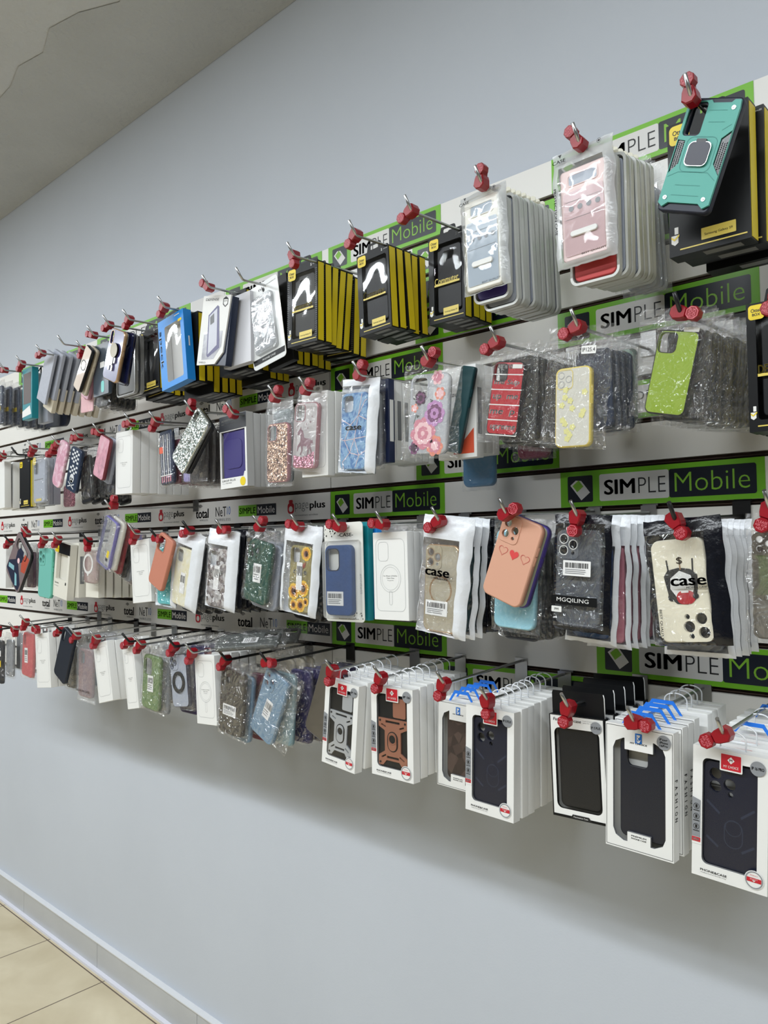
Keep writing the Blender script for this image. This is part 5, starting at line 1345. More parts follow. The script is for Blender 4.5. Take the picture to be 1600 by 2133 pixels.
# silver glitter
bare(Q(405, 859, 441, 869, 386, 979, 349, 963), -.255, 'tilted silver glitter phone case in the middle of the second row', SILVG, 'pill', rim=mat('pale_chrome_rim', srgb(190, 194, 190), .2, metal=.8))
bare(Q(412, 866, 448, 876, 396, 980, 362, 966), -.238, 'dark phone case tilted directly behind the silver glitter case', DARKC, None)
bag_item(at(392, 905, -.20), 0, .060, .125, 'lavender case in a clear bag under the silver glitter case', col=LAV, seed=36, cw=.9, ch=.95, top=.02)
p, w, h, th = fit(Q(392, 880, 428, 876, 426, 1010, 388, 1014), -.205)
S1 = bag_item(p, 0, w, h, 'dark slim case in a clear bag in the stack behind the silver glitter case', 'dark bagged cases behind the silver glitter case', col=mat('graphite_case', srgb(84, 80, 80), .35), seed=37, ch=.9, cw=.9, top=.06)
stack(S1, 7, .022, dz=.0, seed=3)
HL('tilted silver glitter case', (399, 856), (402, 843))
# tool-like pack
p, w, h, th = fit(Q(328, 898, 354, 895, 357, 1008, 333, 1010), -.225)
r = empty('bagged_phone_case', p, (0, th, 0), 'bagged dark case with pale stripes and orange tag, left of the silver glitter case', 'phone case in a bag')
bag_part(r, w*1.12, h*1.05, 'clear', seed=38)
case_part(r, w, h, DARKN, None, name='phone_case', loc=(0, .004, 0), art=art_tools)
U1 = bag_item(p+Vector((.015, .022, 0)), 0, w*1.1, h*1.02, 'dark case in a clear bag behind the striped tagged case', 'bagged cases behind the striped tagged case', col=MAROON, seed=39)
stack(U1, 5, .026, dz=0)
HL('striped tagged case', (325, 878), (320, 893))
# white box stack
p, w, h, th = fit(Q(242, 901, 276, 896, 276, 1029, 240, 1029), -.225)
V1 = plain_box(p, th, w, h, .024, 'plain white phone case box with an outline print, front of its stack, second row')
stack(side_box(p+Vector((.0, .026, -.001)), 0, w, h*.985, .024, 'plain white box in the stack behind the second row white box', 'white boxes of the second row stack'), 5, .0255, dz=0)
HL('second row plain white boxes', (273, 881), (266, 884))
# pink mirrored case
bare(Q(208, 910, 231, 909, 213, 1003, 192, 988), -.245, 'tilted pink and silver phone case with a maroon edge, second row left', ramp_mat('pink_mirror_case', [(0, srgb(120, 110, 116)), (.5, srgb(226, 170, 186)), (1, srgb(240, 224, 230))], 'noise', 30, .2, .6, 1), None, rim=mat('dark_rose_rim', srgb(120, 48, 58), .3))
bare(Q(226, 912, 244, 914, 226, 1008, 208, 1000), -.220, 'silver grey phone case tilted behind the pink and silver case', GREYF, None)
bag_item(at(232, 925, -.19), .05, .070, .150, 'navy case in a clear bag behind the silver grey case', 'navy bagged cases left of the second row white boxes', col=NAVY, seed=40)
bag_item(at(214, 935, -.14), .0, .060, .165, 'clear empty pouch behind the pink and silver case', col=CLRCASE, seed=41)
HL('pink and silver case', (207, 901), (197, 899))
# skull case
bare(Q(148, 934, 172, 932, 157, 1024, 134, 1022), -.245, 'dark blue phone case with white checks and a skull, second row left', mat('steel_navy_case', srgb(38, 52, 76), .3, coat=.4), None, art=art_skull)
p, w, h, th = fit(Q(160, 935, 186, 930, 192, 1034, 165, 1038), -.222)
W1 = bag_item(p, th, w*1.1, h*1.05, 'black case in a crinkled clear bag behind the skull case', 'bagged black cases behind the skull case', col=BLACKP, seed=42, ch=.9)
stack(W1, 4, .030, dz=0)
HL('skull case', (164, 911), (153, 915))
# quilted pink
bare(Q(124, 917, 143, 920, 123, 1018, 106, 1008), -.245, 'tilted marbled pink phone case with rounded corners, second row left', QUILT, None, r=.02)
bag_item(at(140, 1010, -.14), 0, .075, .075, 'pink glitter case in a clear bag peeking out under the skull case', col=PINKG, seed=43, cw=.9, ch=.95, top=.02)
HL('marbled pink case', (121, 925), (113, 934)); HL('marbled pink case', (110, 941), (103, 948), nohook=True, extra='lower red plastic security lock touching the marbled pink case')
p, w, h, th = fit(Q(66, 952, 94, 949, 95, 1052, 66, 1052), -.225)
r = bagged(Q(66, 948, 95, 946, 96, 1054, 65, 1055), Q(69, 960, 92, 958, 92, 1047, 69, 1048), -.225, 'clear bag with a pale case and yellow round sticker, second row far left', GREYF, 'soft', 'sq', seed=44, art=lambda mb, w, h: (mb.poly(rr(w*.5, h*.06, .001, 0, -h*.93), -.0008, YELLAB), mb.poly(circ(w*.16, -w*.4, .0, 12), -.0008, YELLAB), line(mb, -w*.4, -h*.45, w*.4, -h*.45, .003, GREYINK)))[0]
X1 = side_box(at(85, 955, -.20), 0, .078, .155, .024, 'pale grey box behind the bag with yellow round sticker', 'boxes behind the yellow sticker bag', col=GREYB)
stack(X1, 1, .026)
yb = yellow_side_box(at(93, 955, -.14), 0, .08, .165, .02, 'yellow sided black box behind the marbled pink case', detail=False)
HL('yellow sticker bag', (70, 934), (68, 942))
p, w, h, th = fit(Q(41, 960, 62, 958, 62, 1057, 41, 1059), -.225)
yellow_side_box(p, th, w, h, .022, 'narrow grey black box with yellow emblem and label, second row far left', window=False)
hook(36, 947, 'narrow emblem box', black=True, Yb=-.24)
p, w, h, th = fit(Q(-12, 966, 9, 962, 10, 1059, -12, 1060), -.225)
Y1 = side_box(p, th, w, h, .022, 'plain white box at the left edge, second row', 'white boxes at the left edge of the second row')
stack(Y1, 4, .030, dz=0)
HL('left edge white boxes of the second row', (6, 950), (1, 957))

# ================================================================== THIRD ROW
bagged(Q(1549, 1075, 1680, 1060, 1680, 1345, 1550, 1340), Q(1563, 1110, 1660, 1104, 1660, 1336, 1573, 1331), -.235, 'bagged smoky grey wavy phone case cut by the right edge, third row', SMOKE, 'clear', 'quad', wavy=.0016, seed=51)
HL('smoky grey wavy case', (1604, 1062), (1598, 1078))
def mask_text(mb, w, h, lc, cw, ch):
    mb.text('BEST QUALITY', -w*.34, -h*.83, INK, w=h*.24, h=h*.024, rot=-math.pi/2-.02, y=0, off=.02)
    mb.text('case', w*.06, -h*.50, INK, w=w*.46, h=h*.060, y=0, off=.04); mb.text('MOBILE CASE', w*.16, -h*.545, INK, w=w*.26, h=h*.014, y=0, off=.02)
bagged(Q(1334, 1087, 1498, 1072, 1524, 1350, 1362, 1343), Q(1352, 1127, 1464, 1118, 1491, 1338, 1376, 1339), -.245, 'smooth cream phone case with a face drawing in a black bag, third row', CREAMC, 'black', 'flip', art=art_mask, seed=52, text=mask_text)
p, w, h, th = fit(Q(1375, 1090, 1512, 1078, 1532, 1375, 1380, 1362), -.222)
B1 = bag_item(p, th, w, h, 'white bag in the stack behind the smooth cream case', 'white bags behind the cream case', col=GREYF, style='white', seed=53)
stack(B1, 4, .020, dz=.02, dx=.001)
HL('smooth cream case', (1407, 1084), (1424, 1110), black=True, Yb=-.266)
def mg_text(mb, w, h, lc, cw, ch):
    mb.poly([(-w*.46, -h*.775), (w*.34, -h*.775), (w*.34, -h*.70), (-w*.46, -h*.70)], -.0001, BLACKC); mb.text('MGQILING', -w*.08, -h*.737, WHITE, w=w*.56, h=h*.040, y=-.0005)
    barcode(mb, -w*.02, -h*.46, w*.48, h*.13, -.0004); mb.poly(rr(w*.18, h*.05, .001, -w*.36, -h*.82), -.0004, WHITE); mb.text('PM', -w*.36, -h*.82, INK, w=w*.07, h=h*.02, y=-.0008)
bagged(Q(1152, 1076, 1271, 1067, 1266, 1322, 1145, 1311), Q(1160, 1106, 1253, 1101, 1249, 1307, 1153, 1302), -.235, 'clear phone case in a black bordered bag with a black name band, third row', CLRCASE, 'black', 'quad', seed=54, text=mg_text, ringmat=WHITE)
p, w, h, th = fit(Q(1190, 1078, 1282, 1070, 1290, 1345, 1165, 1335), -.212)
C1 = bag_item(p, th, w, h, 'white bag with a blue case behind the black name band bag', col=mat('cobalt_pattern_case', srgb(60, 100, 160), .4), style='white', seed=55)
p, w, h, th = fit(Q(1225, 1075, 1305, 1070, 1318, 1350, 1215, 1350), -.185)
C2 = bag_item(p, th, w, h, 'white bag in the rear of the stack behind the black name band bag', 'white bags behind the black name band bag', col=P2, style='white', seed=56)
stack(C2, 6, .021, dz=.01, dx=.0015)
HL('clear case with the black name band', (1203, 1077), (1200, 1104), stop=True)
# peach case
bare(Q(1052, 1077, 1133, 1086, 1085, 1268, 997, 1234), -.262, 'tilted peach phone case with three small hearts, third row', PEACH, 'quad', art=art_hearts)
bare(Q(1066, 1080, 1146, 1089, 1100, 1270, 1012, 1236), -.244, 'pale sage phone case tilted directly behind the peach heart case', mat('sage_case', srgb(176, 182, 160), .5), 'quad', rim=PURP)
bagged(Q(1024, 1080, 1132, 1074, 1120, 1322, 1018, 1316), Q(1034, 1105, 1116, 1100, 1112, 1314, 1026, 1306), -.225, 'pale blue phone case in a clear bag behind the tilted peach case', SKY, 'clear', None, seed=57, name='bagged_phone_case')
p, w, h, th = fit(Q(1040, 1085, 1135, 1078, 1130, 1335, 1035, 1328), -.203)
D1 = bag_item(p, th, w, h, 'dark case in a clear bag in the stack behind the pale blue case', 'dark bagged cases behind the pale blue case', col=DARKC, seed=58, cw=.8, ch=.85)
stack(D1, 7, .021, dz=.01)
HL('tilted peach case', (1055, 1071), (1069, 1064), stop=True, Yb=-.285)
# gold rimmed case
def gold_text(mb, w, h, lc, cw, ch):
    mb.text('case', lc.x, lc.z-ch*.325, INK, w=cw*.74, h=ch*.075, y=0, off=.045); mb.text('MOBILE CASE', lc.x+cw*.12, lc.z-ch*.385, INK, w=cw*.42, h=ch*.018, y=0, off=.03)
bagged(Q(878, 1076, 988, 1075, 962, 1327, 863, 1321), Q(887, 1136, 956, 1133, 949, 1319, 879, 1315), -.238, 'gold rimmed clear phone case in a white bag with a barcode label, third row', CLRGOLD, 'white', 'quad', rim=GOLDR, art=art_gold, seed=59, text=gold_text, ringmat=GOLDR)
p, w, h, th = fit(Q(905, 1080, 1003, 1075, 985, 1325, 890, 1322), -.216)
E1 = bag_item(p, th, w, h, 'white bag in the stack behind the gold rimmed case', 'white bags behind the gold rimmed case', col=TEALD, style='white', seed=60)
stack(E1, 1, .022); 
p = at(960, 1083, -.165)
E2 = bag_item(p, 0, w*.95, h*.98, 'dark case in a bag at the rear behind the gold rimmed case', 'dark bags behind the gold rimmed case', col=DARKN, style='black', seed=61)
stack(E2, 5, .022, dz=0)
HL('gold rimmed bagged case', (915, 1086), (900, 1098), tilt=0)
# white magsafe box
p, w, h, th = fit(Q(776, 1107, 848, 1109, 852, 1296, 781, 1288), -.228)
F1 = plain_box(p, th, w, h, .018, 'white phone case box with a printed phone outline and circle, third row centre', mag=True)
stack(side_box(p+Vector((.0, .020, .0)), 0, w, h, .017, 'plain white box behind the box with the printed circle, third row centre', 'white boxes of the third row centre'), 2, .019, dz=0)
bag_item(at(855, 1095, -.15), 0, .082, .19, 'clear bag with a pale case at the rear right of the circle print box', 'bags behind the circle print box', col=GREYF, style='clear', seed=62)
HL('white box with the printed circle', (798, 1092), (779, 1090))
# blue leather on card
p, w, h, th = fit(Q(675, 1092, 755, 1085, 760, 1297, 680, 1293), -.228)
r = empty('phone_case_card', p, (0, th, 0), 'white card pack with a blue leather phone case and barcode label, third row', 'phone case card')
mb = MB(); mb.slab(rr(w, h, .008, 0, -h/2), 0, .0012, mat('ivory_card', srgb(228, 228, 222), .4), [rr(w*.3, h*.03, .003, 0, -h*.04)])
mb.build('card', r)
c, cw, ch, cth = fit(Q(679, 1137, 735, 1134, 737, 1284, 683, 1280), -.235); R = Matrix.Rotation(-th, 3, 'Y'); lc = R @ (c-p); lc.y = -.0115
case_part(r, cw, ch, BLUEL, 'bigsq', t=.0105, name='phone_case', loc=lc, th=cth-th, rim=BLUEL, art=art_barbl, ringmat=NAVY)
mb = MB(); mb.rslab(w*.90, h*.79, .008, -.0145, -.0004, CLEARP, .003, 0, -h*.575, back=False); mb.build('clear_blister', r)
mb = MB(); mb.text('-CASE-', w*.06, -h*.125, INK, w=w*.40, h=h*.035, off=.01); mb.text('#ONE#SS', w*.43, -h*.62, LINE, w=h*.20, h=w*.05, rot=-math.pi/2); mb.text('Premium phone case', w*.1, -h*.97, INK, w=w*.5, h=h*.012)
R_ = random.Random(3)
for i in range(14): mb.poly(circ(R_.uniform(.0008, .0022), -w*.32+R_.uniform(-.15, .12)*w, -h*.10+R_.uniform(-.04, .05)*h, 6), -.0004, INK)
for i in range(14): mb.poly(circ(R_.uniform(.0006, .0016), w*.30+R_.uniform(-.15, .16)*w, -h*.94+R_.uniform(-.03, .03)*h, 6), -.0004, INK)
mb.build('lettering', r)
G2 = side_box(p+Vector((.012, .012, 0)), 0, w*.85, h*.98, .014, 'teal window box directly behind the blue leather card pack', col=TEALBOX)
G3 = side_box(p+Vector((.016, .032, 0)), 0, w*.85, h*.96, .014, 'bright blue box behind the teal box, third row', col=BLUEBOX)
stack(bag_item(p+Vector((.014, .052, 0)), 0, w*.95, h*.96, 'clear bag with a teal case at the rear behind the blue leather card', 'bags behind the blue leather card', col=TEALD, seed=63), 3, .022)
HL('blue leather card pack', (708, 1097), (690, 1091))
# sunflower
bagged(Q(592, 1096, 667, 1090, 655, 1285, 576, 1276), Q(606, 1138, 649, 1135, 645, 1277, 597, 1273), -.235, 'sunflower printed phone case in a white bag with barcode label, third row', mat('straw_olive_case', srgb(150, 140, 96), .4, mottle=.2, mscale=30), 'white', 'sq', art=art_sun, seed=64)
p, w, h, th = fit(Q(622, 1095, 680, 1090, 668, 1285, 600, 1285), -.212)
H1 = bag_item(p, th, w, h, 'black case in a bag in the stack behind the sunflower case', 'dark bagged cases behind the sunflower case', col=BLACKP, style='clear', seed=65, cw=.85, ch=.88)
stack(H1, 6, .024, dz=0)
HL('sunflower bagged case', (621, 1096), (606, 1091))
# forest green
bagged(Q(513, 1104, 575, 1104, 560, 1262, 498, 1251), Q(519, 1126, 569, 1128, 551, 1257, 504, 1252), -.235, 'forest green phone case with a barcode sticker in a clear bag, third row', FOREST, 'clear', 'quad', art=art_bar, seed=66, ringmat=FOREST)
p, w, h, th = fit(Q(530, 1108, 592, 1104, 578, 1270, 512, 1262), -.212)
I1 = bag_item(p, th, w, h, 'frosted case in a clear bag in the stack behind the forest green case', 'frosted bagged cases behind the forest green case', col=GREYF, seed=67, cw=.85, ch=.85)
stack(I1, 5, .026, dz=0)
HL('forest green bagged case', (542, 1097), (549, 1087))
# collage
bagged(Q(431, 1108, 497, 1100, 483, 1274, 422, 1264), Q(434, 1143, 473, 1142, 470, 1266, 426, 1263), -.235, 'grey photo collage phone case in a white bag, third row', COLLG, 'white', 'sq', art=art_collage, seed=68)
p, w, h, th = fit(Q(450, 1105, 508, 1098, 500, 1272, 440, 1270), -.212)
J1 = bag_item(p, th, w, h, 'black case in a bag in the stack behind the photo collage case', 'dark bags behind the photo collage case', col=BLACKP, style='black', seed=69)
stack(J1, 4, .026, dz=0)
HL('photo collage bagged case', (464, 1104), (480, 1103))
# cream collage
bagged(Q(367, 1109, 428, 1106, 402, 1267, 350, 1263), Q(368, 1142, 401, 1141, 388, 1262, 354, 1259), -.235, 'pale yellow patterned phone case in a white bag, third row', CREMAP, 'white', 'sq', art=art_barcol, seed=70)
p, w, h, th = fit(Q(385, 1112, 438, 1108, 424, 1270, 368, 1268), -.212)
K1 = bag_item(p, th, w, h, 'dark case in a bag behind the pale yellow patterned case', 'dark bagged cases behind the pale yellow case', col=DARKC, style='clear', seed=71, cw=.85, ch=.88)
stack(K1, 5, .028, dz=0)
HL('pale yellow bagged case', (395, 1106), (390, 1109), black=True)
# orange
p, w, h, th = fit(Q(332, 1115, 363, 1120, 337, 1231, 305, 1213), -.255)
r = empty('phone_case', p, (0, th, 0), 'tilted salmon orange phone case hanging through its camera opening, third row', 'phone case')
case_part(r, w, h, ORANGE, 'bigsq')
bagged(Q(322, 1128, 368, 1128, 360, 1265, 320, 1262), Q(326, 1140, 360, 1140, 356, 1260, 328, 1258), -.228, 'aqua blue case in a white bag behind the tilted orange case', mat('aqua_blue_case', srgb(92, 190, 196), .4), 'white', None, seed=72)
stack(side_box(at(338, 1128, -.195), 0, .080, .160, .02, 'pale box behind the aqua blue bag', 'pale boxes behind the tilted orange case', col=CREAM), 3, .023, dz=0)
HL('tilted salmon orange case', (327, 1121), (338, 1124), black=True)
# white box
p, w, h, th = fit(Q(271, 1126, 310, 1124, 316, 1256, 277, 1254), -.228)
M1 = plain_box(p, th, w, h, .022, 'white box with a printed outline left of the tilted orange case, third row')
stack(side_box(p+Vector((0, .024, 0)), 0, w, h*.99, .02, 'plain white box behind the third row box left of the orange case', 'white boxes left of the orange case'), 2, .0225, dz=0)
HL('white box left of the orange case', (282, 1112), (279, 1130))
# high tilted clear cases
bagged(Q(215, 1070, 248, 1074, 228, 1183, 192, 1179), Q(218, 1080, 245, 1082, 226, 1181, 194, 1177), -.262, 'tilted bagged clear phone case with a violet rim and yellow sticker, hanging high', CLRCASE, 'clear', None, rim=mat('violet_blue_rim', srgb(112, 106, 178), .3), seed=73, art=lambda mb, w, h: (mb.poly(rr(w*.16, h*.14, .001, w*.30, -h*.68), -.0008, YEL), mb.poly(rr(w*.16, h*.06, .001, w*.28, -h*.80), -.0008, INK)))
for i, (c, nm) in enumerate(((CREAM, 'cream'), (REDD, 'dark red'), (BLACKP, 'black'), (GREYF, 'frosted grey'), (CLRPINK, 'pinkish clear'))):
    q = Q(232+i*9, 1076+i*6, 262+i*9, 1080+i*6, 238+i*10, 1186+i*8, 208+i*10, 1182+i*8)
    p, w, h, th = fit(q, -.245+.024*i)
    bag_item(p, th, w, h*1.0, 'tilted bagged %s case in the fan behind the violet rimmed case' % nm, col=c, seed=74+i, cw=.9, ch=.93, top=.04)
hook(232, 1060, 'tilted violet rimmed case', Yb=-.27)
lock((237, 1053), (240, 1042), 'tilted violet rimmed case', -.262)
# round ring bag
bagged(Q(175, 1140, 203, 1138, 203, 1222, 166, 1212), Q(177, 1146, 200, 1146, 200, 1218, 172, 1212), -.235, 'pinkish clear case with a white ring in a clear bag, third row left', CLRPINK, 'clear', None, seed=80, art=lambda mb, w, h: (mb.cring(w*.40, w*.10, -.0012, WHITE, -w*.15, -h*.42, 20), mb.poly(rr(w*.12, h*.13, .002, -w*.15, -h*.72), -.0010, WHITE)))
stack(side_box(at(192, 1140, -.20), 0, .080, .150, .02, 'pale box behind the white ring bag', 'pale boxes behind the white ring bag', col=CREAM), 4, .026, dz=-.03)
yellow_side_box(at(170, 1135, -.12), 0, .08, .165, .02, 'yellow sided box low behind the white ring bag', detail=False)
HL('bag with the white ring', (184, 1128), (185, 1138), black=True)
# cream window box with emblem
p, w, h, th = fit(Q(117, 1132, 148, 1130, 139, 1246, 109, 1244), -.228)
r = empty('phone_case_box', p, (0, th, 0), 'cream window box with a dark header and yellow emblem, third row left', 'phone case box')
t = .022; o = [(-w/2, -h), (w/2, -h), (w/2, 0), (-w/2, 0)]; win = rr(w*.74, h*.48, .003, 0, -h*.44)
mb = MB(); mb.poly(o, 0, CREAM, [win]); mb.poly(o, t, CREAM); mb.walls(o, 0, t, CREAM, False); mb.walls(win, 0, .012, CREAM, True, True); mb.build('carton', r)
mb = MB(); mb.poly(rr(w*.9, h*.9, .002, 0, -h/2), .013, CREAM); mb.build('box_lining', r)
mb = MB(); mb.poly([(-w*.28, -h*.20), (w*.5, -h*.20), (w*.5, -.0005), (-w*.28, -.0005)], -.0004, BLACKC); mb.poly(rr(w*.26, h*.12, .003, -w*.38, -h*.13), -.0008, YEL); mb.text('Otter', -w*.38, -h*.12, INK, w=w*.18, h=h*.03, y=-.001); mb.build('header', r)
mb = MB(); mb.poly(win, .0008, FILM); mb.build('window_film', r)
mb = MB(); mb.text('Series', -w*.26, -h*.74, INK, w=w*.26, h=h*.03); mb.text('for phone', -w*.26, -h*.80, GREYINK, w=w*.26, h=h*.02); mb.poly(rr(w*.07, h*.05, .001, w*.34, -h*.72), -.0004, INK); mb.build('lettering', r)
stack(side_box(p+Vector((0, .025, 0)), 0, w, h*.985, .022, 'cream box in the stack behind the cream window box', 'cream boxes behind the cream window box', col=CREAM, stripe=GREYINK), 4, .026, dz=0)
HL('cream window box', (121, 1124), (117, 1135))
bare(Q(82, 1143, 109, 1141, 105, 1245, 78, 1245), -.235, 'glossy aqua phone case, third row left', AQUA, 'quad', rim=mat('aqua_rim', srgb(104, 190, 168), .35))
stack(bag_item(at(98, 1135, -.20), 0, .075, .150, 'dark case in a bag behind the glossy aqua case', 'bags behind the glossy aqua case', col=DARKC, seed=81), 3, .035, dz=0)
HL('glossy aqua case', (92, 1124), (89, 1135))
bare(Q(32, 1130, 74, 1128, 46, 1222, 2, 1204), -.250, 'tilted dark phone case with navy and rust coloured patches, third row far left', mat('dusty_mauve_clear', srgb(128, 112, 114), .35, coat=.3), 'slot', rim=BLACKP, art=art_blob)
stack(bag_item(at(62, 1135, -.20), 0, .075, .150, 'mauve case in a clear bag behind the patchy dark case', 'mauve bagged cases at the far left', col=mat('mauve_case', srgb(110, 84, 100), .4), seed=82), 2, .035, dz=0)
HL('tilted patchy dark case', (57, 1112), (54, 1104))
S1 = side_box(at(3, 1130, -.225), 0, .082, .158, .022, 'plain white box at the left edge, third row', 'white boxes at the left edge of the third row')
stack(S1, 4, .028, dz=0)
HL('left edge white boxes of the third row', (20, 1129), (14, 1141), black=True)

# ================================================================== LOWEST ROW
p, w, h, th = fit(Q(1444, 1549, 1602, 1583, 1598, 1866, 1441, 1821), -.235)
A = win_box(p, th, w, h, .024, 'white window box with a near black case and red logo at the lower right corner', case='navy3', sticker='IP 16 PRO')
for i, hg in enumerate(('clear', 'blue', 'clear', 'clear', 'blue', 'clear')):
    b = win_box(p+Vector((.006+.002*i, .026*(i+1), .004*(i+1))), th*.5, w, h, .023, '%s hanger white window box in the stack at the lower right corner' % ('blue' if hg == 'blue' else 'clear'), 'window boxes with %s hangers at the lower right corner' % hg, case='black', detail=False, sticker='IP 16', hang=hg) if i < 3 else \
        side_box(p+Vector((.006+.002*i, .026*(i+1), .004*(i+1))), 0, w, h, .023, '%s hanger white box at the rear of the lower right corner stack' % ('blue' if hg == 'blue' else 'clear'), 'rear %s hanger boxes of the corner stack' % hg, hang=hg)
HL('lower right corner box', (1507, 1530), (1479, 1540), Yb=-.262)
p, w, h, th = fit(Q(1260, 1501, 1405, 1530, 1402, 1797, 1264, 1759), -.235)
B = win_box(p, th, w, h, .018, 'white window box with thin black border, side lettering and navy case, front of stack', style='fashion', sticker='For\niPhone\n16Pro', hang='blue')
B2 = win_box(p+Vector((.004, .022, .004)), th*.7, w, h, .018, 'blue hanger window box with side lettering in the stack behind the bordered box', 'side lettered boxes behind the bordered box', style='fashion', sticker=None, hang='blue', detail=False)
stack(B2, 2, .021, dz=.08, seed=5, jit=.006)
B3 = side_box(p+Vector((.010, .100, .010)), 0, w, h, .018, 'clear hanger white box at the rear of the bordered box stack', 'clear hanger boxes behind the bordered box', hang='clear')
stack(B3, 3, .020, dz=.08)
HL('white bordered box', (1321, 1504), (1347, 1509), Yb=-.258)
p, w, h, th = fit(Q(1141, 1484, 1260, 1502, 1264, 1722, 1156, 1697), -.225)
C = win_box(p, th, w, h, .016, 'black box with a white framed window and tall black hang tab, lowest row', style='black', frame=BLACKC, case='black', sticker='IP 15 PLUS', hang=None)
stack(C, 4, .030, dz=.10, dx=.002, label='black box with a tall black hang tab behind the white framed black box', group='black boxes with tall tabs', jit=.004)
HL('black box with the white frame', (1184, 1474), (1181, 1499), Yb=-.25)
p, w, h, th = fit(Q(974, 1466, 1068, 1486, 1073, 1715, 967, 1685), -.228)
D = win_box(p, th, w, h, .018, 'white window box with a deep navy case and red logo, sticker with PLUS, lowest row', case='navy3', sticker='IP 15 PLUS')
DD = side_box(p+Vector((.002, .020, .003)), th*.6, w, h, .018, 'clear hanger white box in the stack behind the deep navy case box', 'white boxes behind the deep navy case box', hang='clear')
stack(DD, 7, .0198, dz=.09, seed=4, jit=.010)
HL('box with the deep navy case', (1016, 1459), (1019, 1483), Yb=-.25)
p, w, h, th = fit(Q(911, 1456, 1000, 1474, 998, 1662, 912, 1629), -.185)
E = win_box(p, th, w, h, .018, 'white window box with a brown diamond patterned leather case, lowest row', style='fashion', case='leather', sticker='For\niPhone\n16', hang='blue')
EE = side_box(p+Vector((.001, .020, .004)), th*.6, w, h, .018, 'blue hanger white box behind the brown leather case box', 'white boxes behind the brown leather case box', hang='blue')
stack(EE, 3, .0200, dz=.09)
HL('box with the brown leather case', (925, 1425), (920, 1445), Yb=-.245)
p, w, h, th = fit(Q(774, 1425, 858, 1438, 863, 1630, 774, 1614), -.225)
F = win_box(p, th, w, h, .018, 'white window box with a copper brown armour case, lowest row', case='copper', sticker='IP 16')
FF = side_box(p+Vector((.001, .021, .003)), th*.6, w, h*.99, .018, 'clear hanger white box behind the copper armour case box', 'white boxes behind the copper armour case box', hang='clear')
stack(FF, 6, .0205, dz=.09, jit=.014)
HL('box with the copper armour case', (794, 1412), (789, 1430), Yb=-.245)
p, w, h, th = fit(Q(681, 1415, 746, 1427, 741, 1609, 668, 1589), -.228)
G = win_box(p, th, w, h, .020, 'white window box with a silver grey armour case, lowest row', case='silver', sticker='IP 16')
GG = side_box(p+Vector((.001, .023, .003)), th*.7, w, h*.99, .020, 'clear hanger white box behind the silver armour case box', 'white boxes behind the silver armour case box', hang='clear')
stack(GG, 5, .0225, dz=.09, jit=.012)
HL('box with the silver armour case', (693, 1397), (690, 1418), Yb=-.25)
lock((711, 1405), (711, 1422), 'silver armour case box', -.20, label='second red security lock right beside the silver armour case lock')
# tilted smoky clear case and violet cases
bare(Q(672, 1385, 722, 1400, 684, 1556, 630, 1514), -.205, 'tilted smoky clear phone case left of the silver armour box', SMOKE, None, rim=mat('smoky_violet_rim', srgb(66, 64, 78), .3, coat=.4))
p, w, h, th = fit(Q(598, 1390, 650, 1385, 645, 1555, 600, 1548), -.185)
I1 = bag_item(p, th, w, h, 'dark violet case in a clear bag left of the smoky clear case', 'dark violet bagged cases left of the smoky case', col=PURPD, seed=90, cw=.88, ch=.92, top=.05)
stack(I1, 4, .032, dz=0, dx=.003)
# flat bags lying across the pegs
for i, (x, y, Yd, lb) in enumerate(((600, 1362, -.16, 'bagged dark case lying flat across the pegs left of the armour boxes'), (640, 1352, -.07, 'second bagged dark case lying flat near the wall above the violet cases'))):
    p = at(x, y, Yd); r = empty('bagged_phone_case', p+Vector((0, 0, .042)), (math.radians(-86), math.radians(18), math.radians(-50)), lb, 'phone case in a bag')
    bag_part(r, .095, .175, 'clear', seed=91+i, amp=1.6); case_part(r, .072, .145, mat('grey_green_case', srgb(88, 92, 90), .35), 'sq', name='phone_case', loc=(0, .003, -.02), bump=False, art=lambda mb, w, h: barcode(mb, w*.1, -h*.45, w*.36, h*.24, -.0008))
# dusty blue
bagged(Q(556, 1383, 624, 1402, 600, 1568, 506, 1525), Q(556, 1400, 600, 1412, 567, 1553, 514, 1519), -.240, 'dusty blue translucent phone case with barcode sticker in a bag, tilted, lowest row', ICE, 'clear', 'quad', art=art_barice, wavy=.0012, seed=93, ringmat=ICE)
p, w, h, th = fit(Q(570, 1395, 613, 1400, 606, 1555, 562, 1548), -.215)
J2 = bag_item(p, th, w*1.05, h, 'pale teal case in a clear bag directly behind the dusty blue case', col=ICE2, seed=94, cw=.92, ch=.96, top=.03)
HL('dusty blue tilted case', (557, 1380), (570, 1381), black=True)
# brown wavy
bagged(Q(457, 1374, 522, 1378, 508, 1548, 448, 1530), Q(462, 1394, 507, 1397, 503, 1539, 452, 1523), -.240, 'taupe wavy phone case with a square barcode label in a clear bag, lowest row', TAUPE, 'clear', 'trip', art=art_barsm, wavy=.0012, seed=95, ringmat=TAUPE)
p, w, h, th = fit(Q(480, 1378, 532, 1382, 522, 1540, 468, 1530), -.217)
K2 = bag_item(p, th, w, h, 'blue grey case in a clear bag behind the taupe wavy case', col=ICE, seed=96, cw=.85, ch=.88)
K3 = bag_item(p+Vector((.022, .032, 0)), 0, w, h, 'maroon patterned case in a clear bag behind the taupe wavy case', col=MAROON, seed=97, cw=.85, ch=.88)
K4 = bag_item(p+Vector((.026, .062, 0)), 0, w, h, 'pale case in a clear bag at the rear of the taupe wavy case peg', 'pale bags at the rear of the taupe case peg', col=BEIGE, seed=98, cw=.85, ch=.88)
stack(K4, 3, .03, dz=0, zoff=.028)
HL('taupe wavy bagged case', (471, 1375), (461, 1392), black=True)
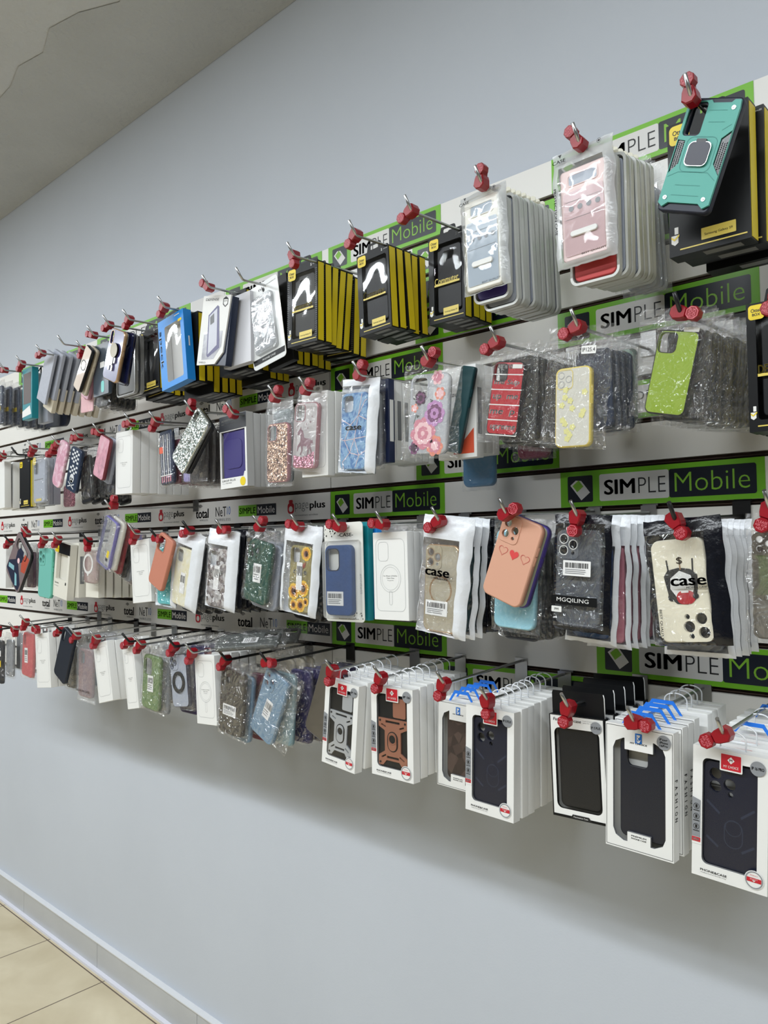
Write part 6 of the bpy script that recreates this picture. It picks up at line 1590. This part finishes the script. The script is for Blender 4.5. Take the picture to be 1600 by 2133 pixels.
# white box right one
p, w, h, th = fit(Q(404, 1362, 447, 1368, 451, 1516, 412, 1503), -.232)
L1 = plain_box(p, th, w, h, .022, 'white box with a printed outline and circle left of the taupe wavy case, lowest row', mag=True)
stack(side_box(p+Vector((0, .024, 0)), th, w, h, .022, 'plain white box behind the lowest row box with the circle', 'white boxes left of the taupe wavy case'), 3, .026, dz=.05)
HL('white box left of the taupe wavy case', (401, 1360), (397, 1374))
# grey ring case
bagged(Q(345, 1352, 398, 1350, 400, 1483, 352, 1478), Q(351, 1364, 386, 1361, 393, 1474, 360, 1473), -.238, 'frosted grey phone case with a thick black ring in a clear bag, lowest row', GREYF, 'clear', 'trip', rim=mat('dark_grey_violet_rim', srgb(52, 50, 66), .3), art=art_ring, artname='black_ring', seed=99, ringmat=BLACKP)
p, w, h, th = fit(Q(370, 1352, 412, 1350, 415, 1480, 368, 1478), -.215)
M2 = bag_item(p, th, w, h, 'dark violet case in a clear bag behind the thick ring case', 'dark bagged cases behind the thick ring case', col=PURPD, seed=100, cw=.88, ch=.9)
stack(M2, 4, .03, dz=0, zoff=.028)
HL('thick black ring case', (364, 1347), (357, 1361), black=True)
# olive
bagged(Q(292, 1345, 345, 1348, 338, 1490, 290, 1480), Q(299, 1365, 333, 1367, 328, 1479, 293, 1476), -.238, 'olive green phone case with a barcode sticker in a clear bag, lowest row', OLIVE, 'clear', 'bigsq', art=art_bar, seed=101)
p, w, h, th = fit(Q(312, 1350, 352, 1352, 350, 1480, 308, 1476), -.215)
N2 = bag_item(p, th, w, h, 'grey blue case in a clear bag behind the olive green case', 'bagged cases behind the olive green case', col=GREYST, seed=102, cw=.88, ch=.9)
stack(N2, 5, .03, dz=0, zoff=.028)
HL('olive green bagged case', (294, 1343), (287, 1356))
# white boxes
p, w, h, th = fit(Q(253, 1347, 279, 1351, 289, 1482, 267, 1471), -.236)
O1 = plain_box(p, th, w, h, .022, 'tilted white outline box directly left of the olive green case')
stack(side_box(p+Vector((0, .024, .002)), th*.8, w, h, .022, 'plain white box behind the tilted box left of the olive case', 'white boxes left of the olive case'), 3, .028, dz=.05)
HL('white box left of the olive case', (269, 1337), (264, 1342), black=True)
p, w, h, th = fit(Q(193, 1337, 223, 1340, 236, 1466, 206, 1458), -.236)
P1_ = plain_box(p, th, w, h, .022, 'tilted white outline box, second one left of the olive green case')
stack(side_box(p+Vector((.004, .024, .002)), th*.7, w, h, .022, 'plain white box behind the second tilted box left of the olive case', 'white boxes second left of the olive case'), 3, .028, dz=.05)
HL('second white box left of the olive case', (201, 1331), (198, 1344))
bagged(Q(160, 1338, 194, 1338, 194, 1468, 157, 1460), Q(164, 1352, 191, 1352, 190, 1455, 161, 1450), -.236, 'clear soft phone case in a clear printed bag, lowest row left', CLRPINK, 'soft', 'sq', seed=103, text=lambda mb, w, h, lc, cw, ch: mb.text('FASHION CASE', 0, -h*.80, INK, w=w*.8, h=h*.035, off=.02))
stack(bag_item(at(180, 1342, -.21), 0, .078, .165, 'blue grey bag behind the clear printed bag', 'bags behind the clear printed bag', col=ICE, style='soft', seed=104), 4, .03, dz=0, zoff=.03)
HL('clear printed bag', (160, 1325), (152, 1336))
bare(Q(131, 1314, 156, 1318, 136, 1425, 108, 1404), -.250, 'tilted ink navy phone case, lowest row left', INKN, 'pill')
stack(bag_item(at(146, 1328, -.21), 0, .078, .160, 'grey clear bag behind the tilted ink navy case', 'bags behind the tilted ink navy case', col=SMOKE, style='clear', seed=105), 4, .032, dz=0, zoff=.03)
HL('tilted ink navy case', (126, 1314), (121, 1319), black=True)
p, w, h, th = fit(Q(73, 1317, 101, 1321, 107, 1436, 77, 1429), -.236)
S1 = plain_box(p, th, w, h, .022, 'white outline box directly left of the tilted ink navy case')
stack(side_box(p+Vector((0, .024, .0)), th, w, h, .022, 'plain white box behind the box left of the ink navy case', 'white boxes left of the ink navy case'), 3, .028, dz=.04)
HL('white box left of the ink navy case', (75, 1310), (81, 1314))
r = bagged(Q(40, 1304, 73, 1306, 70, 1418, 42, 1412), Q(48, 1318, 69, 1320, 66, 1412, 43, 1406), -.236, 'red phone case with a barcode label in front of white card, lowest row left', REDC, 'soft', 'pill', seed=106, art=art_barred)[0]
stack(side_box(at(62, 1306, -.212), .03, .078, .165, .004, 'thin white card behind the red case', 'white cards behind the red case'), 3, .045, dz=0)
HL('red case with label', (54, 1296), (52, 1304))
T1 = bag_item(at(18, 1318, -.225), 0, .075, .155, 'grey case in a clear bag left of the red case, lowest row', 'grey bagged cases left of the red case', col=GREYST, seed=107)
stack(T1, 4, .035, dz=0, zoff=.02)
HL('grey bags left of the red case', (31, 1311), (33, 1316))
yb = bag_item(at(-4, 1318, -.235), 0, .078, .165, 'dark case with yellow and white stickers in a bag, lowest row at the left edge', col=DARKC, seed=108, cw=.88, ch=.9)
mb = MB(); mb.poly(rr(.03, .02, .001, .015, -.07), -.0015, WHITE); mb.poly(rr(.014, .022, .001, .024, -.105), -.0015, YEL); mb.build('stickers', yb)
HL('left edge bag of the lowest row', (-3, 1311), (-1, 1318), black=True)
